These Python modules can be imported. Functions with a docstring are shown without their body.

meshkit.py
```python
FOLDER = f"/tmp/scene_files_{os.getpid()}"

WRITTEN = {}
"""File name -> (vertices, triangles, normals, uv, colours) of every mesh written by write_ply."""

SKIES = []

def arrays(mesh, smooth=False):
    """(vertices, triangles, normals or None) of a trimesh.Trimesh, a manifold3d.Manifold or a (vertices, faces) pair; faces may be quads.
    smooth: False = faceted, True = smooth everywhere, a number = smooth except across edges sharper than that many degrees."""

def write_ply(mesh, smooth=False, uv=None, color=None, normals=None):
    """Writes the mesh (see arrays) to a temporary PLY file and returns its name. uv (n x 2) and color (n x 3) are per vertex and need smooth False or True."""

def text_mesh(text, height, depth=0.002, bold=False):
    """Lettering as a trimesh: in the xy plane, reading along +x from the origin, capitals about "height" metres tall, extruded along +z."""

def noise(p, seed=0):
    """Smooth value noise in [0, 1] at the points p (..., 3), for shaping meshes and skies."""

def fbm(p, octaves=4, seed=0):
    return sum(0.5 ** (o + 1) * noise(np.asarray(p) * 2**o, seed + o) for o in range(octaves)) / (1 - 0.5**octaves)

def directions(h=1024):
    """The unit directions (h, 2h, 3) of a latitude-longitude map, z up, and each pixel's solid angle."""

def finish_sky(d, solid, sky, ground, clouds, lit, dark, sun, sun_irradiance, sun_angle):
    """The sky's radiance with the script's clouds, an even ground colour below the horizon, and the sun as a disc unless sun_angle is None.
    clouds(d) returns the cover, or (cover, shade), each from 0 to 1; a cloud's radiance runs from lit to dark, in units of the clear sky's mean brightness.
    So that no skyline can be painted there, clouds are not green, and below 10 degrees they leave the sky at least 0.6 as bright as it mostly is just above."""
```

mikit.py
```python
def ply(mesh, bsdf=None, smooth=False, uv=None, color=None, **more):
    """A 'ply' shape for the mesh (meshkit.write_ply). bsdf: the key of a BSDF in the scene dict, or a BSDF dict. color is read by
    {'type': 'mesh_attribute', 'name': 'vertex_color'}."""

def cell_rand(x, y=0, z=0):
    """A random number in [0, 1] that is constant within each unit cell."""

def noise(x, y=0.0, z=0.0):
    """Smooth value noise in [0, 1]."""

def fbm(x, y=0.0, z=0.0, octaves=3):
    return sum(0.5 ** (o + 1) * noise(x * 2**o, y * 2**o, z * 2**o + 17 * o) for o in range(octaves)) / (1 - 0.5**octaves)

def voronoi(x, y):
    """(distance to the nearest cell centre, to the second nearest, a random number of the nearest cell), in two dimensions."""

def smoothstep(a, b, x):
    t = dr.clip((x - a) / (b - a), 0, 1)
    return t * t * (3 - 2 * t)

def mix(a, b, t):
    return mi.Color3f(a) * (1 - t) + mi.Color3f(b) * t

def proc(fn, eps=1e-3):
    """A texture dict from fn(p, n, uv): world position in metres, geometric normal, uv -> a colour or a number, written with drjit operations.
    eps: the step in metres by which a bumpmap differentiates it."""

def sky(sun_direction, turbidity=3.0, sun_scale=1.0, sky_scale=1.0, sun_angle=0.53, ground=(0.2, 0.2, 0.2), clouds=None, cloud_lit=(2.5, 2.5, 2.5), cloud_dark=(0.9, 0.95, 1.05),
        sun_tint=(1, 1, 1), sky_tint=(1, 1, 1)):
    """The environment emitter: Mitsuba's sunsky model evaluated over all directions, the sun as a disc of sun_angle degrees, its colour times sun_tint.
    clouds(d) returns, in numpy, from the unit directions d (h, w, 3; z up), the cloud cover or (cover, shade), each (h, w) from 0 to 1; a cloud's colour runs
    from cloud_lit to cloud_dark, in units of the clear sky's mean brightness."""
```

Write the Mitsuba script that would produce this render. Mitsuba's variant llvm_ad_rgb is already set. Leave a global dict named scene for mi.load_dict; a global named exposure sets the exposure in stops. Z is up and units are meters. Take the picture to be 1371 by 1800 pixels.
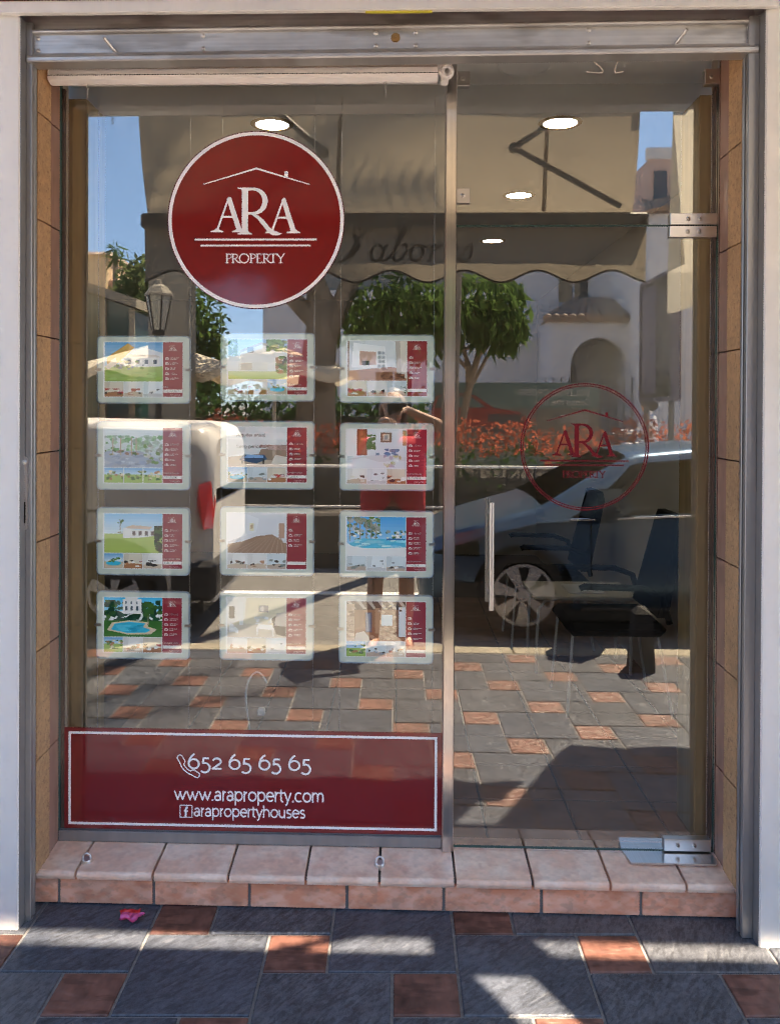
import math, random
import numpy as np, trimesh, drjit as dr, mitsuba as mi, mikit, meshkit
import manifold3d as m3
from mikit import proc, ply, noise, fbm, cell_rand, smoothstep, mix
from shapely.geometry import Polygon, LineString, Point, box as sbox, MultiPolygon
from shapely.ops import unary_union
from shapely import affinity
T = mi.ScalarTransform4f
scene, labels = {}, {}
rng = random.Random(7)
nrng = np.random.RandomState(7)

# ------------------------------------------------------------------ camera, sky, exposure
YAW, PITCH, ROLL = .0306, -.0071, .0046            # level tripod-like view, lens shifted down
EYE = np.array([0, -3.015, 1.67])
r0, d0, u0 = np.array([math.cos(YAW), math.sin(YAW), 0]), np.array([-math.sin(YAW), math.cos(YAW), 0]), np.array([0, 0, 1.])
d0, u0 = d0 * math.cos(PITCH) + u0 * math.sin(PITCH), u0 * math.cos(PITCH) - d0 * math.sin(PITCH)
u0 = u0 * math.cos(ROLL) - r0 * math.sin(ROLL)
scene['camera'] = {'type': 'perspective', 'fov_axis': 'x', 'fov': math.degrees(2 * math.atan(1371 / 2 / 1528)), 'near_clip': .05, 'far_clip': 900.,
                   'principal_point_offset_x': (685.5 - 652) / 1371, 'principal_point_offset_y': (900 - 726) / 1800,
                   'to_world': T().look_at(origin=EYE.tolist(), target=(EYE + d0).tolist(), up=u0.tolist())}
SUN = (.35, -.47, 1.0)
scene['sky'] = mikit.sky(SUN, turbidity=3.0, sun_scale=1.5, sun_tint=(1.0, .96, .885))
exposure = 3.65

# ------------------------------------------------------------------ helpers
def numbered(key):
    if key not in scene and key not in labels: return key
    n = 1
    while f'{key}_{n:03d}' in scene or f'{key}_{n:03d}' in labels: n += 1
    return f'{key}_{n:03d}'

def add(key, mesh, bsdf, smooth=False, label=None, cat=None, group=None, kind=None, **kw):
    key = numbered(key)
    scene[key] = ply(mesh, bsdf, smooth, **kw) if not isinstance(mesh, dict) else mesh
    tag(key, label, cat, group, kind)
    return key

def tag(key, label=None, cat=None, group=None, kind=None):
    d = {k: v for k, v in (('label', label), ('category', cat), ('group', group), ('kind', kind)) if v}
    if d: labels[key] = {**labels.get(key, {}), **d}

def thing(key, label, cat, group=None):
    key = numbered(key); labels[key] = {}; tag(key, label, cat, group); return key

def cat(*ms): return trimesh.util.concatenate([m for m in ms if m is not None and len(m.faces)])

def box(x0, x1, y0, y1, z0, z1, bv=0.0):
    if bv <= 0:
        m = trimesh.creation.box((x1 - x0, y1 - y0, z1 - z0)); m.apply_translation(((x0 + x1) / 2, (y0 + y1) / 2, (z0 + z1) / 2)); return m
    p = []
    for x, sx in ((x0, 1), (x1, -1)):
        for y, sy in ((y0, 1), (y1, -1)):
            for z, sz in ((z0, 1), (z1, -1)):
                p += [(x + sx * bv, y + sy * bv, z), (x + sx * bv, y, z + sz * bv), (x, y + sy * bv, z + sz * bv)]
    return trimesh.convex.convex_hull(np.array(p))

def tube(pts, r, n=8, cap=True):
    p = np.asarray(pts, float); r = np.broadcast_to(np.asarray(r, float), (len(p),))
    t = np.gradient(p, axis=0); t /= np.linalg.norm(t, axis=1, keepdims=True) + 1e-12
    up = np.array([0, 0, 1.]) if abs(t[0][2]) < .9 else np.array([1., 0, 0])
    a = np.cross(t[0], up); a /= np.linalg.norm(a); rows = []
    for i in range(len(p)):
        a = a - t[i] * np.dot(a, t[i]); a /= np.linalg.norm(a) + 1e-12
        b = np.cross(t[i], a); ang = np.arange(n) * 2 * np.pi / n
        rows.append(p[i] + r[i] * (np.cos(ang)[:, None] * a + np.sin(ang)[:, None] * b))
    v = np.vstack(rows); f = []
    for i in range(len(p) - 1):
        for j in range(n):
            k = (j + 1) % n
            f += [[i * n + j, i * n + k, (i + 1) * n + k], [i * n + j, (i + 1) * n + k, (i + 1) * n + j]]
    if cap:
        c0, c1 = len(v), len(v) + 1; v = np.vstack([v, p[:1], p[-1:]])
        for j in range(n):
            k = (j + 1) % n
            f += [[c0, k, j], [c1, (len(p) - 1) * n + j, (len(p) - 1) * n + k]]
    m = trimesh.Trimesh(v, np.array(f), process=False); return m

def lathe(prof, at=(0, 0, 0), axis='z', n=24):
    """prof: (radius, height) pairs."""
    prof = np.asarray(prof, float); ang = np.arange(n) * 2 * np.pi / n
    v = np.stack([np.outer(prof[:, 0], np.cos(ang)), np.outer(prof[:, 0], np.sin(ang)), np.repeat(prof[:, 1:], n, 1)], -1).reshape(-1, 3)
    f = []
    for i in range(len(prof) - 1):
        for j in range(n):
            k = (j + 1) % n
            f += [[i * n + j, i * n + k, (i + 1) * n + k], [i * n + j, (i + 1) * n + k, (i + 1) * n + j]]
    if axis == 'y': v = v[:, [0, 2, 1]] * [1, -1, 1]
    if axis == 'x': v = v[:, [2, 1, 0]] * [-1, 1, 1]
    m = trimesh.Trimesh(v, np.array(f), process=True); m.update_faces(m.nondegenerate_faces())
    ref = {'x': (-1, 0, 0), 'y': (0, -1, 0), 'z': (0, 0, 1)}[axis]; ref = np.array(ref) * (prof[:, 1].min())
    if prof[0, 1] < prof[-1, 1] and prof[0, 0] > .001: ref = np.array({'x': (-1, 0, 0), 'y': (0, -1, 0), 'z': (0, 0, 1)}[axis]) * prof[:, 1].mean()
    if (np.einsum('ij,ij->i', m.face_normals, m.triangles_center - ref) * m.area_faces).sum() < 0: m.invert()
    m.apply_translation(at); return m

def extr(shape, y0, y1):
    """A shapely shape in the (x, z) plane as a slab from y0 to y1 (y0 < y1)."""
    ms = []
    for g in getattr(shape, 'geoms', [shape]):
        if g.is_empty or g.area < 1e-9 or g.geom_type != 'Polygon': continue
        m = trimesh.creation.extrude_polygon(g, y1 - y0, engine='earcut')
        v = m.vertices.copy(); m.vertices = np.stack([v[:, 0], y1 - v[:, 2], v[:, 1]], -1)
        ms.append(m)
    return cat(*ms) if ms else trimesh.Trimesh()

def extr_z(shape, z0, z1):
    m = trimesh.util.concatenate([trimesh.creation.extrude_polygon(g, z1 - z0, engine='earcut') for g in getattr(shape, 'geoms', [shape])])
    m.apply_translation((0, 0, z0)); return m

def extr_x(shape, x0, x1):
    """A shapely shape in the (y, z) plane as a slab from x0 to x1."""
    m = trimesh.util.concatenate([trimesh.creation.extrude_polygon(g, x1 - x0, engine='earcut') for g in getattr(shape, 'geoms', [shape])])
    v = m.vertices.copy(); m.vertices = np.stack([x0 + v[:, 2], v[:, 0], v[:, 1]], -1); return m

def rrect(x0, x1, z0, z1, r): return sbox(x0 + r, z0 + r, x1 - r, z1 - r).buffer(r, quad_segs=5)
def quad(a, b, c, d): return trimesh.Trimesh(np.array([a, b, c, d], float), [[0, 1, 2], [0, 2, 3]], process=False)
def hullm(pts): return trimesh.convex.convex_hull(np.asarray(pts, float))
def tri(m):
    q = m.to_mesh(); return trimesh.Trimesh(q.vert_properties[:, :3], q.tri_verts, process=False)
def man(t): return m3.Manifold(m3.Mesh(np.asarray(t.vertices, np.float32), np.asarray(t.faces, np.uint32)))

# ------------------------------------------------------------------ materials
def rgb(*c): return {'type': 'rgb', 'value': list(c)}
def pr(c, rough=.5, metal=0., **k):
    return {'type': 'principled', 'base_color': c if isinstance(c, dict) else rgb(*c), 'roughness': rough, 'metallic': metal, **k}
def bump(b, fn, scale, eps=1e-3): return {'type': 'bumpmap', 'tex': proc(fn, eps), 'scale': scale, 'bsdf': b}
def mat(name, b): scene['mat_' + name] = b
def two(b): return {'type': 'twosided', 'bsdf': b}

def f_slate(seed, ang, tone):
    ca, sa = math.cos(ang), math.sin(ang)
    def col(p, n, uv):
        u, v = p.x * ca + p.y * sa, -p.x * sa + p.y * ca
        w = v + .02 * fbm(u * 8, v * 8, seed, 2)
        a = fbm(u * 10 + seed, w * 22, seed, 4); b = fbm(u * 70, w * 110, seed + 3., 3); c = fbm(p.x * 4, p.y * 4, seed * 2., 3); g = noise(p.x * 420, p.y * 420, seed)
        k = .5 + .55 * a + .8 * (b - .4) + .45 * (c - .5) + .4 * (g - .5)
        streak = smoothstep(.6, .72, fbm(u * 20, w * 95, seed + 9., 3)); dark = smoothstep(.52, .36, fbm(u * 34, w * 120, seed + 5., 3))
        return mix(mi.Color3f(tone) * dr.maximum(k, .2) * (1 - .3 * dark), mi.Color3f(.23, .235, .25), streak * .14)
    def hgt(p, n, uv):
        u, v = p.x * ca + p.y * sa, -p.x * sa + p.y * ca
        w = v + .02 * fbm(u * 8, v * 8, seed, 2); t = fbm(u * 7 + seed, w * 24, seed, 3)
        return dr.floor(t * 11) / 11 * .6 + .3 * t + .5 * fbm(u * 55, w * 120, seed, 3)
    return col, hgt
for i, (ang, tone) in enumerate([(.95, (.084, .094, .118)), (.75, (.072, .083, .11)), (1.15, (.094, .101, .12))]):
    c, h = f_slate(3.7 * i, ang, tone)
    mat(f'slate{i}', bump(pr(proc(c), .40, 0., specular=.5), h, .012, 2e-3))
def c_red(p, n, uv):
    a = fbm(p.x * 40, p.y * 22, 1., 4); b = fbm(p.x * 5, p.y * 5, 2., 2)
    return mi.Color3f(.155, .072, .056) * (.45 + .9 * a + .5 * (b - .5)) * (1 - .35 * smoothstep(.5, .75, fbm(p.x * 16, p.y * 50, 9., 3)))
def h_red(p, n, uv): return fbm(p.x * 22 + p.y * 8, p.y * 60, 4., 4)
mat('redtile', bump(pr(proc(c_red), .5), h_red, .01, 2e-3))
def c_grout(p, n, uv): return mi.Color3f(.17, .17, .175) * (.6 + .8 * fbm(p.x * 60, p.y * 60, 0., 3))
mat('grout', pr(proc(c_grout), .9))
def c_terra(p, n, uv):
    a = fbm(p.x * 14, p.y * 14 + p.z * 14, 5., 4); b = fbm(p.x * 60, p.y * 60 + p.z * 60, 8., 3); c = smoothstep(.6, .75, fbm(p.x * 30 + 4, p.y * 30, p.z * 30, 3))
    base = mix((.72, .49, .375), (.79, .62, .51), smoothstep(.3, .7, a))
    return mix(base * (.85 + .3 * b), (.55, .32, .24), c * .3)
mat('terra', pr(proc(c_terra), .26))
def c_riser(p, n, uv):
    a = fbm(p.x * 18, p.y * 10, p.z * 26, 4); b = smoothstep(.52, .72, fbm(p.x * 45, p.z * 60, 2., 3))
    d = smoothstep(.45, .8, fbm(p.x * 7, p.z * 9, 6., 3))
    return mix(mix((.62, .255, .145), (.72, .40, .28), smoothstep(.3, .7, a)), (.36, .2, .14), b * .35) * (1.15 - .25 * d)
mat('riser', pr(proc(c_riser), .5))
mat('cement', pr((.2, .195, .19), .95))
def c_sand(p, n, uv):
    a = fbm(p.x * 9 + p.y * 9, p.z * 5, 3., 4); b = fbm(p.x * 90 + p.y * 90, p.z * 90, 1., 3); pit = smoothstep(.66, .8, fbm(p.y * 150 + p.x * 150, p.z * 90, 7., 3))
    return mix(mi.Color3f(.43, .255, .13) * (.75 + .4 * a) * (.8 + .4 * b), (.16, .10, .06), pit * .5)
def h_sand(p, n, uv): return fbm(p.x * 120 + p.y * 120, p.z * 120, 0., 3)
mat('sandstone', bump(pr(proc(c_sand), .85), h_sand, .002, 1e-3))
mat('ochrestone', pr(proc(lambda p, n, uv: mi.Color3f(.36, .255, .12) * (.75 + .5 * fbm(p.x * 40 + p.y * 40, p.z * 3, 2., 4))), .6))
def c_polst(p, n, uv):
    a = fbm(p.y * 20, p.z * 6, 3., 4); s = smoothstep(.55, .75, fbm(p.y * 30 + 2, p.z * 10, 9., 4))
    return mix(mi.Color3f(.27, .15, .11) * (.8 + .4 * a), (.2, .115, .08), s * .5)
mat('polstone', pr(proc(c_polst), .35))
def c_pil(p, n, uv):
    low = smoothstep(.5, .0, p.z); d = fbm(p.x * 8 + p.y * 8, p.z * 2.2, 2., 4) - .25 * smoothstep(.62, .8, fbm(p.x * 30 + p.y * 30, p.z * 4, 5., 4)); s = smoothstep(.66, .8, fbm(p.x * 70, p.z * 50, 3., 3))
    return mix(mi.Color3f(.70, .675, .645) * (.93 + .12 * d), (.55, .54, .52), s * .10 + low * .35 * smoothstep(.35, .65, d + .1))
mat('pilaster', pr(proc(c_pil), .34, 0.0, specular=.5))
def c_galv(p, n, uv):
    st = fbm(p.x * 3, p.z * 160, 1., 3); b = fbm(p.x * 16, p.z * 30, 4., 4); d = smoothstep(.52, .75, fbm(p.x * 5 + 2, p.z * 24, 8., 4))
    return mix(mi.Color3f(.55, .54, .53) * (.7 + .3 * st + .3 * b), (.27, .25, .23), d * .6)
mat('galv', pr(proc(c_galv), .42, .75))
mat('alu', pr(proc(lambda p, n, uv: mi.Color3f(.30, .295, .295) * (.82 + .3 * fbm(p.x * 40 + p.y * 40, p.z * 2, 3., 3))), .33, .55))
mat('darkalu', pr((.16, .16, .17), .5, .5))
mat('steel', {'type': 'principled', 'base_color': proc(lambda p, n, uv: mi.Color3f(.72, .69, .66) * (.88 + .2 * fbm(p.x * 300, p.z * 3, 1., 2))), 'metallic': 1., 'roughness': .16})
mat('steelrough', pr((.66, .63, .60), .3, 1.))
mat('chrome', pr((.85, .85, .86), .06, 1.))
mat('leg', pr((.8, .8, .8), .25)); mat('brass', pr((.42, .24, .09), .4, .9))
mat('black', pr((.007, .007, .0075), .55, specular=.3))
mat('rubber', pr((.02, .02, .021), .8))
mat('white', pr((.82, .80, .79), .4))
mat('blindwhite', pr(proc(lambda p, n, uv: mi.Color3f(.90, .86, .84) * (.93 + .12 * fbm(p.x * 5, p.z * 40, p.y * 30, 3))), .4))
mat('blindcloth', two(pr((.72, .62, .53), .8)))
mat('vinylred', pr((.20, .011, .010), .08, specular=.45, clearcoat=.12)); mat('vinylsign', pr((.17, .010, .013), .05, specular=.8, clearcoat=.6, clearcoat_gloss=1.0))
mat('vinyldoor', pr((.15, .006, .012), .5, specular=.2)); mat('vinyldark', pr((.10, .006, .012), .35))
mat('vinylwhite', pr((.86, .84, .84), .4))
mat('signred', pr((.18, .03, .04), .5))
mat('yellow', pr((.6, .5, .05), .6))
mat('glass', {'type': 'thindielectric', 'int_ior': 3.73, 'specular_reflectance': rgb(.45, .458, .455), 'specular_transmittance': rgb(.98, 1.0, .99)})   # coated glass
mat('glassedge', pr((.03, .07, .06), .2))
mat('acrylic', pr((.74, .80, .745), .25))
mat('acrylicedge', pr((.60, .70, .80), .15))
mat('print', {'type': 'diffuse', 'reflectance': {'type': 'mesh_attribute', 'name': 'vertex_color'}})
mat('wall_int', pr((.64, .59, .50), .8))
mat('ceil_int', pr((.62, .62, .61), .85))
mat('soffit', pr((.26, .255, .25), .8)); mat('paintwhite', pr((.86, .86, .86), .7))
mat('render', pr(proc(lambda p, n, uv: mi.Color3f(.66, .64, .60) * (.85 + .25 * fbm(p.x * 2, p.y * 2, p.z * 2, 4))), .85))
mat('lampdisc', pr((.9, .9, .88), .5))

# ------------------------------------------------------------------ lettering (own stroke shapes)
def arc(cx, cy, rx, ry, a0, a1, n=18):
    a = np.radians(np.linspace(a0, a1, n)); return [(cx + rx * math.cos(t), cy + ry * math.sin(t)) for t in a]
GL = {  # name: (advance, strokes); capital height 1, x-height .73
 'o': (.82, [arc(.40, .365, .33, .325, 0, 360, 30)]),
 'a': (.70, [arc(.33, .42, .24, .275, 150, 0) + [(.57, .04)], arc(.30, .215, .23, .18, 0, 360, 24), [(.3, .4), (.57, .41)]]),
 'r': (.42, [[(.1, .04), (.1, .69)], [(.1, .42)] + arc(.38, .40, .27, .28, 170, 95, 8)]),
 'p': (.80, [[(.1, -.25), (.1, .69)], arc(.40, .365, .30, .325, 0, 360, 30)]),
 'e': (.76, [[(.07, .385), (.69, .385)] + arc(.38, .365, .31, .325, 3, 318, 26)]),
 't': (.44, [[(.17, .92), (.17, .2)] + arc(.33, .2, .16, .165, 180, 290, 8), [(.03, .66), (.38, .66)]]),
 'y': (.68, [[(.05, .69), (.34, .05)], [(.63, .69), (.28, -.12)] + arc(.14, -.1, .14, .14, -10, -100, 6)]),
 'w': (1.12, [[(.04, .69), (.33, .05), (.60, .66)], [(.50, .66), (.78, .05), (1.07, .69)]]),
 'c': (.72, [arc(.39, .365, .32, .325, 48, 312, 24)]),
 'm': (1.12, [[(.1, .04), (.1, .69)], arc(.33, .42, .22, .27, 175, 0, 12) + [(.55, .04)], arc(.78, .42, .23, .27, 178, 0, 12) + [(1.01, .04)]]),
 'h': (.76, [[(.1, .04), (.1, 1.)], arc(.37, .40, .27, .29, 178, 0, 14) + [(.64, .04)]]),
 'u': (.76, [[(.1, .69)] + arc(.36, .32, .26, .28, 180, 360, 14) + [(.62, .69)], [(.62, .4), (.62, .04)]]),
 's': (.60, [arc(.30, .535, .215, .155, 35, 265, 14) + arc(.29, .20, .235, .165, 85, -145, 16)]),
 '.': (.26, [[(.12, .045), (.125, .045)]]),
 '6': (.74, [arc(.36, .33, .30, .29, 0, 360, 28), arc(.62, .33, .56, .66, 180, 112, 14)]),
 '5': (.66, [[(.52, .69), (.19, .69), (.16, .37)] + arc(.27, .1, .29, .3, 108, -140, 20)]),
 '2': (.66, [arc(.32, .48, .24, .215, 165, -20, 14) + [(.08, .045), (.60, .045)]]),
 ' ': (.36, []),
}
def strokes(text, h, width, track=0.0):
    x, out = 0., []
    for ch in text:
        adv, st = GL[ch]
        for s in st: out.append(LineString([(px + x, py) for px, py in s]).buffer(width / 2, cap_style='flat' if len(s) > 2 else 'square', join_style='round', quad_segs=4))
        x += adv + track
    return affinity.scale(unary_union(out), h, h, origin=(0, 0)), x * h
def text_at(text, x0, x1, z, h, width):
    g, w = strokes(text, h, width); k = (x1 - x0) / w
    return affinity.translate(affinity.scale(g, k, 1, origin=(0, 0)), x0, z)

def zpoly(pts): return Polygon(pts).buffer(0)
def ara_shapes():
    """The emblem, drawn in a 1371-unit square (y down) whose circle has centre (687, 670) and radius 632."""
    def seg(a, b, w0, w1=None):
        a, b = np.array(a, float), np.array(b, float); w1 = w0 if w1 is None else w1
        n = np.array([-(b - a)[1], (b - a)[0]]); n /= np.linalg.norm(n)
        return Polygon([a + n * w0 / 2, b + n * w1 / 2, b - n * w1 / 2, a - n * w0 / 2]).buffer(0)
    def serif(x0, x1, y, stem0, stem1, s=1):
        return zpoly([(x0, y), (x1, y), (x1 - 4, y - 9 * s), (stem1 + 10, y - 14 * s), (stem1, y - 26 * s), (stem0, y - 26 * s), (stem0 - 10, y - 14 * s), (x0 + 4, y - 9 * s)])
    A1 = [seg((493, 512), (409, 750), 13, 15), zpoly([(478, 522), (497, 505), (510, 508), (592, 752), (554, 752), (486, 548)]), sbox(444, 640, 540, 655), serif(362, 458, 756, 400, 422), serif(517, 600, 756, 552, 590)]
    bowl_o = Polygon([(600, 440), (660, 440)] + arc(672, 536, 100, 96, -90, 90, 30) + [(600, 632)])
    bowl_i = Polygon([(632, 459)] + arc(662, 536, 72, 77, -90, 90, 30) + [(632, 613)])
    Rr = [sbox(588, 455, 632, 766), bowl_o.difference(bowl_i), zpoly([(555, 440), (640, 440), (640, 462), (588, 462), (580, 452), (557, 447)]), serif(556, 662, 772, 588, 632),
          zpoly([(636, 622), (690, 628), (742, 668), (790, 726), (826, 754), (877, 766), (848, 778), (812, 779), (782, 764), (742, 716), (700, 664), (662, 634)])]
    A2 = [seg((884, 520), (800, 758), 13, 15), zpoly([(868, 530), (886, 512), (898, 515), (978, 760), (940, 760), (876, 555)]), sbox(836, 647, 930, 661), serif(752, 850, 763, 790, 812), serif(905, 1006, 764, 940, 976)]
    roof = zpoly([(306, 414), (690, 297), (1074, 417), (1060, 420), (690, 311), (320, 416)]); chim = sbox(889, 325, 915, 372)
    lines = [sbox(250, 802, 1122, 815), sbox(292, 845, 1077, 857)]
    def L(x, s): return unary_union([LineString([(x + a, b) for a, b in q]).buffer(w / 2, cap_style='flat', join_style='round', quad_segs=3) for q, w in s])
    B, Tt, H = 976, 909, 67
    sf = lambda x, w=16, y=B: ([(x - w, y - 2), (x + w, y - 2)], 5)
    P_ = lambda x: L(x, [([(12, Tt), (12, B)], 10), sf(12, 12), ([(2, Tt + 2)] + arc(22, 927, 22, 16, -90, 90, 12) + [(14, 943)], 6)])
    R_ = lambda x: L(x, [([(12, Tt), (12, B)], 10), sf(12, 12), ([(2, Tt + 2)] + arc(22, 927, 22, 16, -90, 90, 12) + [(14, 943)], 6), ([(24, 942), (46, 968), (66, 974)], 9)])
    O_ = lambda x: L(x, [(arc(34, 942, 33, 32, 0, 360, 30), 8)])
    E_ = lambda x: L(x, [([(10, Tt), (10, B)], 10), ([(0, Tt + 2), (36, Tt + 2), (36, Tt + 12)], 5), ([(10, 941), (30, 941)], 5), ([(0, B - 2), (38, B - 2), (38, B - 13)], 5)])
    T_ = lambda x: L(x, [([(28, Tt), (28, B)], 10), sf(28, 12), ([(2, Tt + 14), (2, Tt + 3), (56, Tt + 3), (56, Tt + 14)], 5)])
    Y_ = lambda x: L(x, [([(4, Tt), (32, 944)], 9), ([(56, Tt), (32, 944), (32, B)], 7), sf(32, 12), sf(4, 10, Tt + 4), sf(56, 8, Tt + 4)])
    prop = [P_(470), R_(513), O_(571), P_(642), E_(691), R_(735), T_(783), Y_(834)]
    g = unary_union(A1 + Rr + A2 + [roof, chim] + lines + prop)
    small = unary_union(A1 + Rr + A2 + [roof] + lines)
    norm = lambda s: affinity.scale(affinity.translate(s, -687, -670), 1 / 632, -1 / 632, origin=(0, 0))
    return norm(g), norm(small)
ARA, ARA_S = ara_shapes()
def place(g, cx, cz, s): return affinity.translate(affinity.scale(g, s, s, origin=(0, 0)), cx, cz)

# ------------------------------------------------------------------ ground, road, pavement
add('ground', box(-300, 300, -300, 120, -.5, -.15), 'mat_cement', kind='structure')
def c_road(p, n, uv):
    g = dr.minimum(dr.abs(dr.fma(p.x, 9., 0) - dr.round(p.x * 9)), dr.abs(p.y * 9 - dr.round(p.y * 9)))
    return mi.Color3f(.19, .185, .175) * (.75 + .4 * fbm(p.x * 30, p.y * 30, 0., 3)) * (.62 + .38 * smoothstep(.02, .09, g))
mat('road', pr(proc(c_road), .8))
mat('asphalt', pr(proc(lambda p, n, uv: mi.Color3f(.13, .128, .125) * (.7 + .6 * fbm(p.x * 12, p.y * 12, 0., 4))), .85))
add('road', box(-40, 40, -6.3, -3.3, -.15, -.06), 'mat_asphalt', kind='structure')
add('paver_strip', box(-40, 40, -3.31, -3.06, -.149, -.045), 'mat_road', kind='structure')
mat('kerb', pr(proc(lambda p, n, uv: mi.Color3f(.25, .225, .175) * (.8 + .4 * fbm(p.x * 20, p.y * 20, 0., 4))), .8))
kb = thing('kerb', 'pale yellowish stone kerb between the tiled pavement and the road', 'kerb'); labels[kb] = {'kind': 'structure'}
for i in range(12): add('kerb__kerb_stone', box(-4.0 + i * .8 + .003, -3.206 + i * .8, -3.06, -2.9, -.14, 0.0, .008), 'mat_kerb')
add('pavement', box(-40, 40, -2.9, .0, -.14, -.006), 'mat_grout', kind='structure')
U, JN = .1896, .0045
def tile_mesh(x0, x1, y0, y1, s):
    z = .0012 * (s - .5); c = .003; q = []
    for (ax, zz) in ((0., -.02), (0., -.0035), (c, z)):
        q += [(x0 + ax, y0 + ax, zz), (x1 - ax, y0 + ax, zz), (x1 - ax, y1 - ax, zz), (x0 + ax, y1 - ax, zz)]
    f = []
    for l in (0, 4):
        for j in range(4):
            k = (j + 1) % 4; f += [[l + j, l + k, l + 4 + k], [l + j, l + 4 + k, l + 4 + j]]
    f += [[8, 9, 10], [8, 10, 11]]
    q = np.array(q)                                             # the courses run a little out of square near the wall
    w = np.clip((q[:, 1] + 1.5) / .7, 0, 1); w = w * w * (3 - 2 * w); q[:, 1] += .036 * q[:, 0] * w; q[:, 0] += (.02 * q[:, 0] + .012) * w
    return trimesh.Trimesh(np.array(q), np.array(f), process=False)
OX, OY = .5495, -.460
for a in range(-14, 15):
    for b in range(-14, 15):
        sx, sy = OX + (2 * a + b) * U, OY + (-a + 2 * b) * U * .978
        for (x, y, n, nm) in ((sx, sy, 1, 'red_tile'), (sx + U, sy, 2, 'slate_tile')):
            x0, x1, y0, y1 = x + JN, x + n * U - JN, y + JN, y + n * U * .978 - JN
            y0, y1 = max(y0, -2.895), min(y1, -.06)
            if x1 < -2.4 or x0 > 3.0 or y1 - y0 < .03: continue
            m = f'mat_slate{rng.randrange(3)}' if nm == 'slate_tile' else 'mat_redtile'
            add('pavement__' + nm, tile_mesh(x0, x1, y0, y1, rng.random()), m)

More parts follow.
